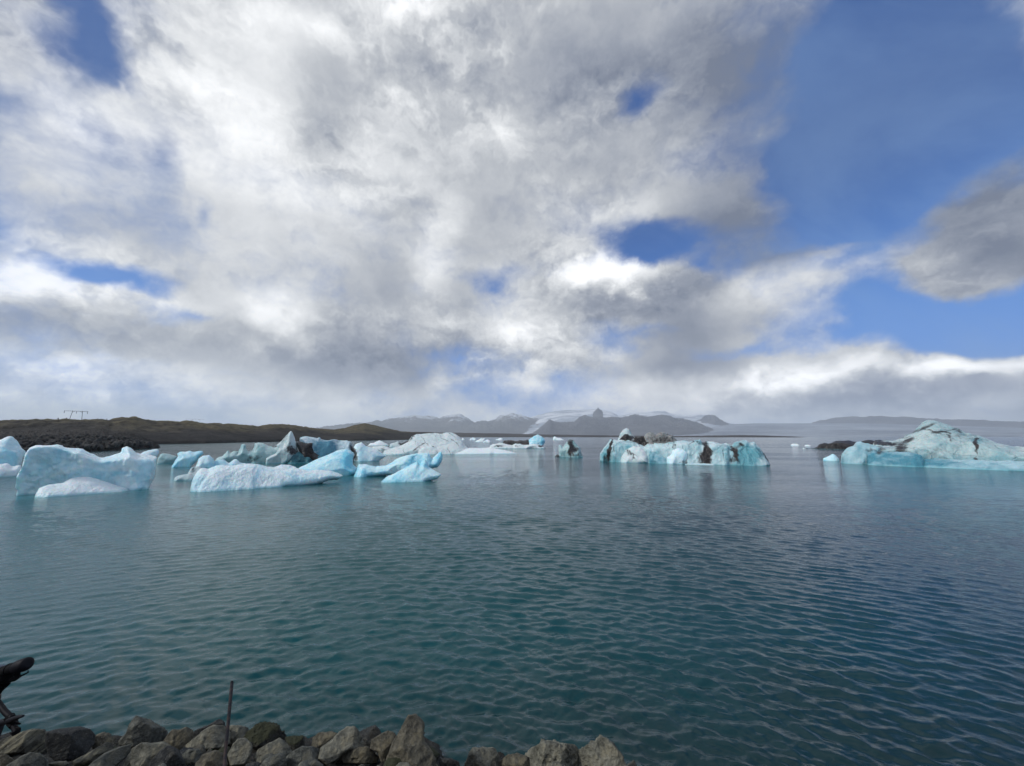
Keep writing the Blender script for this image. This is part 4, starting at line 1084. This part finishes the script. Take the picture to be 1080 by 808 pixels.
R_ = [
    ('layered brown boulder with slanting ridges, at the left edge under the tripod foot', [(-8, 783), (0, 781), (12.5, 775), (28, 770.5), (37.5, 769), (46.5, 769.5), (51, 775), (54, 786), (50, 794), (35, 796), (16, 796), (-8, 796)], 'layer', {}),
    ('large smooth dark boulder with a flat top, second from the left edge', [(47, 772), (60, 769), (83, 766), (95, 769), (101, 775.5), (100, 784), (90, 796), (75, 803), (59, 804), (51, 797), (48, 784)], 'dark', dict(amp=0.35, cuts=4, T=0.5)),
    ('blotchy grey slab below the layered brown boulder, cut by the lower edge', [(5, 809), (21, 798), (32, 793), (42, 794), (50, 801), (52, 816), (0, 818)], 'grey', {}),
    ('thin pale flat stone wedged under the large smooth dark boulder', [(48, 806), (60, 802.5), (70, 802.5), (74, 806), (62, 810)], 'pale', dict(cuts=1)),
    ('dark gritty stone in the lower left corner', [(-8, 816), (-6, 797), (6, 795), (14, 800), (12, 806), (4, 816)], 'brown', {}),
    ('crumbly reddish brown stone beside the large smooth dark boulder', [(97, 786), (98, 781), (101, 776), (108, 772.5), (115, 774), (123.5, 780), (126, 785), (115, 790), (106, 796), (97, 793)], 'brown', dict(amp=1.6)),
    ('long pale-edged slab slanting up from the lower edge to the pointed dark slab', [(76, 803), (89, 796), (103, 788), (113, 782), (124, 784.5), (118, 791), (104, 798), (97, 806), (76, 810)], 'layer', dict(cuts=3)),
    ('grey slab with a sharp upper right corner and shadowed right end', [(90, 812), (98, 803), (112, 793), (126, 788), (138.5, 784.5), (137, 794), (126, 805), (113, 818), (90, 818)], 'grey', dict(cuts=3)),
    ('tall pointed dark slab with a pale straight edge on its left', [(123, 785), (132, 774), (139, 760), (144, 755), (154, 758), (163, 762), (175, 770), (179, 775), (172, 782), (161, 786), (152, 787), (137, 789)], 'grey', dict(cuts=5)),
    ('pale flat-faced boulder with streaks, below the tall pointed dark slab', [(138, 790), (149.5, 783), (160.5, 784), (172, 782), (181, 786), (178, 799), (162, 814), (138, 818)], 'pale', dict(cuts=4, amp=0.6)),
    ('smooth dark blue-grey boulder at the lower edge, left of the metal stake', [(157, 805), (169, 791.5), (177, 785.5), (184, 788), (189, 791.5), (194, 801), (200, 818), (155, 818)], 'dark', dict(amp=0.4, cuts=4)),
    ('rough olive boulder right of the tall pointed dark slab', [(169, 786), (176, 775), (182, 769), (190, 769.5), (197, 766.5), (203, 770), (205, 779), (197, 789), (188, 792), (177, 788)], 'brown', {}),
    ('thin jagged blackish rock with a spike, at the water behind the metal stake', [(202, 772), (215.5, 766.5), (225, 762), (232, 757.5), (236, 760.5), (238, 768), (225, 776), (204, 780)], 'dark', dict(amp=1.4)),
    ('long sloping olive-grey boulder just left of the metal stake', [(194, 786), (206, 778), (215.5, 769.5), (225, 764.5), (236, 765), (243, 769), (243, 784), (235, 790), (215, 792), (196, 793)], 'pale', {}),
    ('low pale-topped stone just right of the metal stake', [(236, 768), (245, 765), (254, 765), (263, 768), (260, 775), (252, 784), (238, 788)], 'pale', {}),
    ('mossy dark hummock of rock, highest right of the metal stake', [(257, 778), (262, 771), (270.5, 765), (279, 761), (294.5, 765), (297, 771), (302, 774), (305, 781), (295, 786), (284, 789), (272, 792), (262, 788)], 'moss', dict(amp=1.4)),
    ('rounded pale boulder with a dented face, at the right of the metal stake', [(240, 796), (245.5, 785), (251, 779), (258.5, 778.5), (265, 783), (266.5, 788), (264, 798), (258, 808), (243, 809)], 'pale', dict(T=0.55, cuts=4)),
    ('triangular speckled grey boulder in front of the mossy hummock', [(266, 799), (272, 790), (283, 784), (295, 778), (300, 781), (305, 787), (309.5, 794), (300, 799), (290, 799), (280, 803), (272, 807)], 'pale', {}),
    ('rough grey boulder cut by the lower edge under the triangular one', [(271, 812), (279, 801), (295.5, 794), (301, 796), (304, 818), (268, 818)], 'grey', {}),
    ('square-shouldered mossy block, right of the mossy hummock', [(300, 777), (310, 776), (321, 776), (321, 788), (310, 797), (303, 790)], 'moss', dict(cuts=2)),
    ('dark boulder with a pale crest, left of the large leaning speckled one', [(303, 796), (309, 792), (319, 787), (333, 787.5), (341, 791), (336, 803), (325, 805), (312, 812), (300, 812), (299, 801)], 'grey', {}),
    ('box-shaped brown stone with a flat pale top', [(329, 778), (336.5, 772.5), (350.5, 771), (356, 773), (354, 782), (342, 790), (328, 791)], 'brown', dict(cuts=1, amp=0.7)),
    ('large leaning speckled boulder with a rounded top, in the middle of the bank', [(334, 801), (338, 789), (350.5, 780), (357, 773), (366, 766), (374.5, 766.5), (379.5, 772), (384.5, 784), (385, 790), (368, 792), (361, 796), (356, 802), (345, 808)], 'pale', dict(T=0.5, cuts=5)),
    ('dark blocky boulder behind, between the leaning speckled and the tall pyramid one', [(377, 772), (387.5, 767), (396, 764.5), (400.5, 769), (403, 776), (394, 785), (388.5, 790), (380, 788)], 'dark', {}),
    ('yellowish brown layered stone low between two larger boulders', [(358, 800), (364.5, 790), (375.5, 787), (387, 786.5), (393, 793), (401.5, 798), (398, 805), (380, 806), (362, 805)], 'brown', dict(amp=1.5)),
    ('brown wedge-shaped boulder leaning against the tall pyramid one', [(390, 790), (392, 780), (401.5, 774), (409, 770.5), (416, 772.5), (418.5, 777), (413, 790), (410, 806), (402, 804), (399, 794)], 'brown', {}),
    ('tallest boulder, a pyramid with a brown face and a smooth dark right side', [(406, 806), (412, 787), (418.5, 775), (430.5, 754.5), (437, 752.8), (444.5, 758), (447, 763), (447.5, 782), (456, 791.5), (461, 801), (459, 808), (452, 816), (408, 818)], 'brown', dict(T=0.45, cuts=4, amp=0.7)),
    ('low dark stone at the lower edge, right of the tall pyramid boulder', [(457, 803), (463, 799.5), (475, 799.5), (484, 803.5), (488, 818), (455, 818)], 'dark', {}),
    ('squarish grey boulder standing alone at the gap in the bank', [(489, 808), (494, 796), (498, 788.5), (509.5, 788), (522.5, 789), (527, 798), (528, 818), (488, 818)], 'pale', dict(cuts=4)),
    ('low brown stone between the squarish grey boulder and the pebbly mound', [(525, 803), (535.5, 796), (545, 794), (560, 799), (569, 804), (570, 818), (524, 818)], 'brown', {}),
    ('broad pebbly mound of conglomerate rock', [(553, 799), (561.5, 789), (572.5, 781), (580, 780.5), (591, 783.5), (608, 785), (611, 789), (616, 818), (552, 818)], 'pale', dict(amp=1.8)),
    ('speckled boulder with a rounded knob on top, last large one on the right', [(605, 795), (619, 785), (628, 782), (634, 776), (641, 778.5), (648.5, 787), (656, 796), (666, 818), (602, 818)], 'pale', dict(amp=1.3)),
    ('small grey stone at the right end of the bank', [(659, 808), (669, 801.5), (676, 818), (656, 818)], 'grey', dict(cuts=2)),
    ('small pale round cobble in front of the pebbly mound', [(578, 810), (582, 804), (588, 803), (594, 808), (594, 818), (577, 818)], 'pale', dict(cuts=1, lift=0.1)),
    ('small grey cobble at the lower edge in front of the leaning speckled boulder', [(315, 812), (323, 803), (333, 801), (341, 806), (343, 818), (314, 818)], 'grey', dict(cuts=2)),
    ('pale cobble at the foot of the tall pyramid boulder', [(414, 812), (421, 804), (430, 804), (435, 810), (434, 818), (413, 818)], 'pale', dict(cuts=2, lift=0.08)),
    ('brown stone in front of the metal stake', [(205, 806), (214, 796), (228, 791), (238, 795), (240, 806), (236, 818), (204, 818)], 'brown', {}),
    ('small jagged stone between the smooth dark blue-grey boulder and the stake', [(190, 797), (198, 790), (210, 790), (214, 797), (208, 808), (194, 808)], 'grey', dict(amp=1.5)),
]
for i, (lb, pl, mt_, kw) in enumerate(R_):
    rock(lb, pl, mt_, seed=100 + i, **kw)

# loose cobbles between the boulders: a few shapes, copied
def lump(name, rad, mat, seed, sub=3):
    import bmesh
    bm = bmesh.new()
    bmesh.ops.create_icosphere(bm, subdivisions=sub, radius=1.0)
    co = np.array([v.co for v in bm.verts])
    rr = np.random.RandomState(seed)
    dd = np.ones(len(co)) * 1.0
    for k in range(11):
        nv = rr.normal(size=3); nv /= np.linalg.norm(nv)
        pr = co @ nv
        dd = np.minimum(dd, np.where(pr > 0.05, rr.uniform(0.5, 0.85) / np.maximum(pr, 0.05), 9))
    dd = dd * (1 + 0.10 * fbm(co[:, 0] * 1.8 + seed, co[:, 1] * 1.8, co[:, 2] * 1.8, 4, 0.55))
    co = co * dd[:, None] * rad * np.array([1.0, rr.uniform(0.65, 0.9), rr.uniform(0.55, 0.8)])
    for v, c in zip(bm.verts, co):
        v.co = c
    me = bpy.data.meshes.new(name)
    bm.to_mesh(me); bm.free()
    me.polygons.foreach_set('use_smooth', np.ones(len(me.polygons), dtype=bool))
    me.materials.append(mat)
    o = bpy.data.objects.new(name, me)
    COL.objects.link(o)
    return o


protos = [lump('cobble', 0.085, RM[k], 60 + i) for i, k in enumerate(('grey', 'pale', 'brown', 'dark', 'moss', 'grey'))]
rr = random.Random(4)
ncob = 0
for k in range(240):
    x = rr.uniform(-6.2, 1.35) if rr.random() < 0.85 else rr.uniform(-6.2, 1.0)
    y = rr.uniform(2.9, 5.1)
    z = float(bank_z(np.float64(x), np.float64(y)))
    s = rr.uniform(0.5, 1.9)
    # keep the cobbles below the line of the boulders' tops
    q = (EYE - z - 0.07 * s)
    if q / y < (0.715 if x < -0.7 else 0.752):
        continue
    src = protos[k % 6]
    src = protos[ncob % 6]
    o = src if ncob < 6 else src.copy()
    if o is not src: COL.objects.link(o)
    ncob += 1
    o.location = (x, y, z + 0.03 * s)
    o.rotation_euler = (rr.uniform(0, 6.3), rr.uniform(0, 6.3), rr.uniform(0, 6.3))
    o.scale = (s, s, s)
    tag(o, 'small loose cobble lying between the boulders of the near bank', 'cobble', 'loose cobbles between the boulders')

# ------------------------------------------------------------------ boulder bank of the far spit
m_fb = rock_mat('spit_boulder_stone', (0.02, 0.02, 0.02), (0.10, 0.10, 0.095), None, sc=0.35, bump=0.6)
far_protos = [lump('boulder', 1.0, m_fb, 80 + i, 2) for i in range(6)]
for i in range(285):
    px = rr.uniform(-8, 160)
    wl = float(np.interp(px, [q[0] for q in spit_line], [q[1] for q in spit_line]))
    topy = float(np.interp(px, [0, 100, 135, 150, 163], [460.5, 458.5, 461.5, 465, 468.4]))
    f = rr.random()
    py = wl - 0.6 - f * max(wl - topy - 1.4, 0.3)
    a, e = azel(px, py)
    fd = float(np.interp(px, [-150, 0, 100, 140, 170], [62, 58, 40, 28, 6]))
    dr = 190 - fd + fd * (max(wl - py, 0) / max(wl - (topy - 3.5), 1)) ** 1.2 * 0.9
    z = EYE + dr * math.tan(e) + 0.25
    s = rr.uniform(0.35, 0.95) * (1.3 - 0.5 * f)
    src = far_protos[i % 6]
    o = src if i < 6 else src.copy()
    if i >= 6: COL.objects.link(o)
    o.location = (dr * math.sin(a), dr * math.cos(a), z)
    o.rotation_euler = (rr.uniform(0, 6), rr.uniform(0, 6), rr.uniform(0, 6))
    o.scale = (s * 1.25, s, s)
    tag(o, 'dark boulder heaped with others on the bank of the far spit', 'boulder', 'boulders heaped on the far spit')


# ------------------------------------------------------------------ made things
def tube_np(pts, rads, seg=10, caps=True):
    pts = [np.array(p, float) for p in pts]
    V, F = [], []
    for i, p in enumerate(pts):
        a = pts[max(i - 1, 0)]; b = pts[min(i + 1, len(pts) - 1)]
        t = (b - a) / np.linalg.norm(b - a)
        u = np.cross(t, [0, 0, 1.0])
        if np.linalg.norm(u) < 0.2: u = np.cross(t, [1.0, 0, 0])
        u /= np.linalg.norm(u); w = np.cross(u, t)
        r_ = rads[i] if hasattr(rads, '__len__') else rads
        for k in range(seg):
            an = 2 * PI * k / seg
            V.append(p + r_ * (math.cos(an) * u + math.sin(an) * w))
    for i in range(len(pts) - 1):
        for k in range(seg):
            F.append((i * seg + k, i * seg + (k + 1) % seg, (i + 1) * seg + (k + 1) % seg, (i + 1) * seg + k))
    if caps:
        for i, p in ((0, pts[0]), (len(pts) - 1, pts[-1])):
            c = len(V); V.append(p)
            ring = [v for v in V[i * seg:(i + 1) * seg]]
            st_ = len(V); V.extend(ring)
            for k in range(0, seg, 2):
                a_, b_, c_ = st_ + k, st_ + (k + 1) % seg, st_ + (k + 2) % seg
                F.append((c, a_, b_, c_) if i else (c, c_, b_, a_))
    return V, F


def tube(name, pts, rads, mat, parent=None, seg=10):
    V, F = tube_np(pts, rads, seg)
    return mesh_np(name, V, F, mat, parent=parent)


def boxm(name, c, size, mat, parent=None, rot=(0, 0, 0), bevel=0.006):
    import bmesh
    bm = bmesh.new()
    bmesh.ops.create_cube(bm, size=1)
    bmesh.ops.scale(bm, vec=size, verts=bm.verts)
    bmesh.ops.bevel(bm, geom=list(bm.edges), offset=bevel, segments=2, affect='EDGES')
    me = bpy.data.meshes.new(name); bm.to_mesh(me); bm.free()
    me.materials.append(mat)
    o = bpy.data.objects.new(name, me); COL.objects.link(o)
    o.location = c; o.rotation_euler = rot
    if parent: o.parent = parent
    return o


m_black, g, b = material('black_rubber')
g.put(b.inputs['Base Color'], g.mix(g.noise(g.n('ShaderNodeTexCoord').outputs['Object'], 40, 3), (0.004, 0.004, 0.005), (0.009, 0.009, 0.010)))
b.inputs['Roughness'].default_value = 0.75; b.inputs['Specular IOR Level'].default_value = 0.1
m_tube, g, b = material('black_anodised_tube')
g.put(b.inputs['Base Color'], g.mix(g.noise(g.n('ShaderNodeTexCoord').outputs['Object'], 25, 3), (0.004, 0.004, 0.007), (0.010, 0.010, 0.014)))
b.inputs['Roughness'].default_value = 0.6; b.inputs['Specular IOR Level'].default_value = 0.15
m_silver, g, b = material('grey_metal')
g.put(b.inputs['Base Color'], g.mix(g.noise(g.n('ShaderNodeTexCoord').outputs['Object'], 30, 3), (0.20, 0.21, 0.22), (0.30, 0.31, 0.32)))
b.inputs['Roughness'].default_value = 0.4; b.inputs['Metallic'].default_value = 0.7
m_rust, g, b = material('weathered_steel')
n1 = g.noise(g.n('ShaderNodeTexCoord').outputs['Object'], 30, 5, 0.7)
g.put(b.inputs['Base Color'], g.mix(g.mr(n1, 0.4, 0.62), (0.030, 0.030, 0.036), (0.085, 0.058, 0.050)))
b.inputs['Roughness'].default_value = 0.7
m_wood, g, b = material('grey_timber')
g.put(b.inputs['Base Color'], g.mix(g.noise(g.n('ShaderNodeTexCoord').outputs['Object'], 2, 3), (0.16, 0.16, 0.17), (0.24, 0.24, 0.25)))
b.inputs['Roughness'].default_value = 0.8


def atd(px, py, depth):
    """point on the ray of a photograph point at DEPTH metres along +Y"""
    d = ray(px, py)
    return np.array([0, 0, EYE]) + d * depth / d[1]


# metal stake: a slim angle-iron post, leaning a little
top, bot = atd(243, 718.5, 3.15), atd(234, 812, 2.98)
bot[2] -= 0.25
V, F = [], []
ax = (bot - top)
prof = [(0, 0), (0.021, 0), (0.021, 0.004), (0.004, 0.004), (0.004, 0.021), (0, 0.021)]
c_, s_ = math.cos(0.55), math.sin(0.55)
for f in (0, 0.02, 0.5, 1):
    for (u, w) in prof:
        k = 0.55 if f == 0 else 1
        V.append(top + ax * f + np.array([(u * c_ - w * s_) * k + (0.004 if f == 0 else 0), (u * s_ + w * c_) * k, 0]) + (np.array([0, 0, 0.0])))
for i in range(3):
    for k in range(6):
        F.append((i * 6 + k, i * 6 + (k + 1) % 6, (i + 1) * 6 + (k + 1) % 6, (i + 1) * 6 + k))
F.append((0, 1, 2, 3)); F.append((0, 3, 4, 5)); F.append((18, 21, 20, 19)); F.append((18, 23, 22, 21))
st = mesh_np('metal_stake', V, F, m_rust, smooth=False)
tag(st, 'thin rusty dark metal stake standing upright between the boulders', 'stake')

# tripod with a camera and long lens, half out of the picture on the left
TD = 3.95
ctr = atd(-14, 735, TD)
tri = empty('tripod', (0, 0, 0))
tag(tri, 'black camera tripod standing on the rocks at the left edge', 'tripod')
foot1 = atd(17.5, 773, TD - 0.15)
foot1b = atd(12, 757, TD - 0.11)
foot3 = atd(-75, 778, TD + 0.25)
apex = atd(-12, 728, TD)
leg1 = tube('leg', [apex, atd(-2, 741, TD - 0.05), atd(4.5, 750, TD - 0.08), foot1b], [0.019, 0.021, 0.021, 0.021], m_tube, tri)
leg1c = tube('clamp', [atd(9.5, 756, TD - 0.1), atd(12, 760, TD - 0.11)], [0.034, 0.034], m_black, leg1, 8)
tube('clamp', [atd(12.5, 761.5, TD - 0.11), atd(14.5, 765.5, TD - 0.13)], [0.037, 0.030], m_black, leg1, 6)
tube('clamp_lever', [atd(15.5, 762, TD - 0.14), atd(21, 763.5, TD - 0.16)], [0.010, 0.007], m_black, leg1, 8)
tube('clamp_lever', [atd(16.5, 767, TD - 0.14), atd(21, 768.2, TD - 0.16)], [0.009, 0.006], m_black, leg1, 8)
tube('lower_leg', [atd(14.2, 765, TD - 0.13), atd(17, 771.5, TD - 0.15)], [0.021, 0.021], m_tube, leg1)
tube('rubber_foot', [atd(16.6, 770.5, TD - 0.15), foot1 + np.array([0, 0, -0.01])], [0.030, 0.024], m_black, leg1, 8)
leg2 = tube('leg', [atd(-24, 769, TD + 0.1), atd(-2, 762.5, TD), atd(10, 760, TD - 0.13), atd(19, 756.5, TD - 0.22), atd(24.5, 755.2, TD - 0.26)], [0.026, 0.025, 0.023, 0.018, 0.009], m_tube, tri)
leg3 = tube('leg', [atd(1, 765, TD + 0.05), atd(-1, 772, TD + 0.02), atd(-5, 784, TD - 0.05)], [0.024, 0.02, 0.015], m_tube, tri)
leg4 = tube('leg', [apex, foot3], 0.02, m_tube, tri)
head = tube('tripod_head', [atd(-12, 742, TD), atd(-6, 736, TD), atd(-3, 729, TD), atd(1, 722, TD), atd(3, 716, TD), atd(2, 711, TD)], [0.026, 0.028, 0.036, 0.060, 0.074, 0.060], m_black, tri, 14)
knob = tube('knob', [atd(-1, 737.5, TD - 0.06), atd(-1, 733, TD - 0.06)], [0.012, 0.014], m_rust, head)
camr = empty('camera_with_long_lens', (0, 0, 0))
tag(camr, 'black camera with a long lens and hood, mounted on the tripod at the left edge', 'camera')
boxm('camera_body', atd(-20, 716, TD), (0.17, 0.09, 0.12), m_black, camr, rot=(0, -0.3, 0))
tube('lens', [atd(-12, 712.5, TD), atd(0, 709.2, TD), atd(10, 706.2, TD), atd(17, 703.6, TD)], [0.04, 0.045, 0.046, 0.05], m_black, camr, 18)
tube('lens_hood', [atd(17, 703.6, TD), atd(20, 702.8, TD), atd(27, 700.6, TD), atd(29.4, 699.9, TD), atd(30.3, 699.6, TD)], [0.05, 0.057, 0.058, 0.052, 0.030], m_tube, camr, 18)
tube('focus_ring', [atd(8.5, 706.6, TD), atd(10.5, 706.0, TD)], [0.052, 0.052], m_black, camr, 18)
tube('lens_collar', [atd(-2, 708.5, TD - 0.01), atd(1, 707.5, TD - 0.01)], 0.05, m_silver, camr, 18)
tube('lens_foot', [atd(18, 706, TD), atd(18.3, 714.5, TD)], [0.020, 0.020], m_black, camr)
tube('mount_plate', [atd(0, 719.5, TD), atd(16, 716.0, TD), atd(22, 713, TD), atd(29.5, 709.3, TD), atd(29.8, 703.5, TD)], [0.022, 0.020, 0.009, 0.006, 0.005], m_black, camr)

# pylon and marker posts on the ridge
PD = 420.0


def pyl(px0, py_top, py_bot, label, D, w=12.0):
    a = atd(px0, py_bot, 1.0)
    s = D / math.hypot(a[0], a[1])
    base = np.array([a[0] * s, a[1] * s, EYE + (a[2] - EYE) * s])
    d = ray(px0, py_top)
    ztop = EYE + d[2] * D / math.hypot(d[0], d[1])
    a0 = math.atan2(d[0], d[1])
    e = empty('power_pylon', base); e.rotation_euler = (0, 0, -a0)
    H = ztop - base[2]
    tag(e, label, 'pylon')
    q = D / FPX * 0.92
    for (x0, x1) in ((-3.4, -1.8), (3.6, 3.2)):
        tube('leg', [(x0 * q, 0, -4), (x1 * q, 0, H)], [0.19, 0.13], m_wood, e, 8)
    tube('crossarm', [(-6.2 * q, 0, H - 0.3), (6.2 * q, 0, H - 0.3)], 0.12, m_wood, e, 8)
    tube('brace', [(-1.9 * q, 0, H - 1.2), (-0.6 * q, 0, H - 0.3)], 0.12, m_wood, e, 6)
    tube('brace', [(3.2 * q, 0, H - 1.2), (1.9 * q, 0, H - 0.3)], 0.12, m_wood, e, 6)
    for x in (-5.9, 0.2, 5.9):
        tube('insulator', [(x * q, 0, H - 0.5), (x * q, 0, H - 2.0)], 0.16, m_wood, e, 6)


pyl(79, 433.2, 443.2, 'dark two-legged power line pylon standing on the ridge at the left', 420)
pyl(205.5, 442.0, 446.0, 'faint tiny power line pylon far behind the ridge, right of its rounded top', 1100)
for i, (px, pt, pb, nm_, lb) in enumerate([
    (61, 440.6, 443.8, 'marker_post', 'thickest short dark post on the ridge, left of the power line pylon'),
    (70, 440.4, 443.4, 'marker_post', 'short dark post on the ridge close to the left leg of the power line pylon'),
    (103, 441.0, 443.8, 'marker_post', 'short thin post on the ridge, nearest right of the power line pylon'),
    (112.5, 441.6, 443.8, 'marker_post', 'shortest thin post on the ridge, halfway between the pylon and the rounded hilltop'),
    (123.2, 440.2, 443.0, 'marker_post', 'short thin post on the ridge at the foot of the rounded hilltop')]):
    d = ray(px, pb); D = 338.0; s = D / math.hypot(d[0], d[1])
    p0 = np.array([d[0] * s, d[1] * s, EYE + d[2] * s - 0.6])
    d1 = ray(px, pt); s1 = D / math.hypot(d1[0], d1[1]); z1 = EYE + d1[2] * s1
    o = tube(nm_, [(0, 0, 0), (0, 0, (z1 - p0[2]) * 0.8), (0, 0, z1 - p0[2])], [0.28 if i == 0 else 0.2, 0.28 if i == 0 else 0.2, 0.12], m_wood, None, 8)
    o.location = p0
    tag(o, lb, 'post', 'short posts along the ridge')
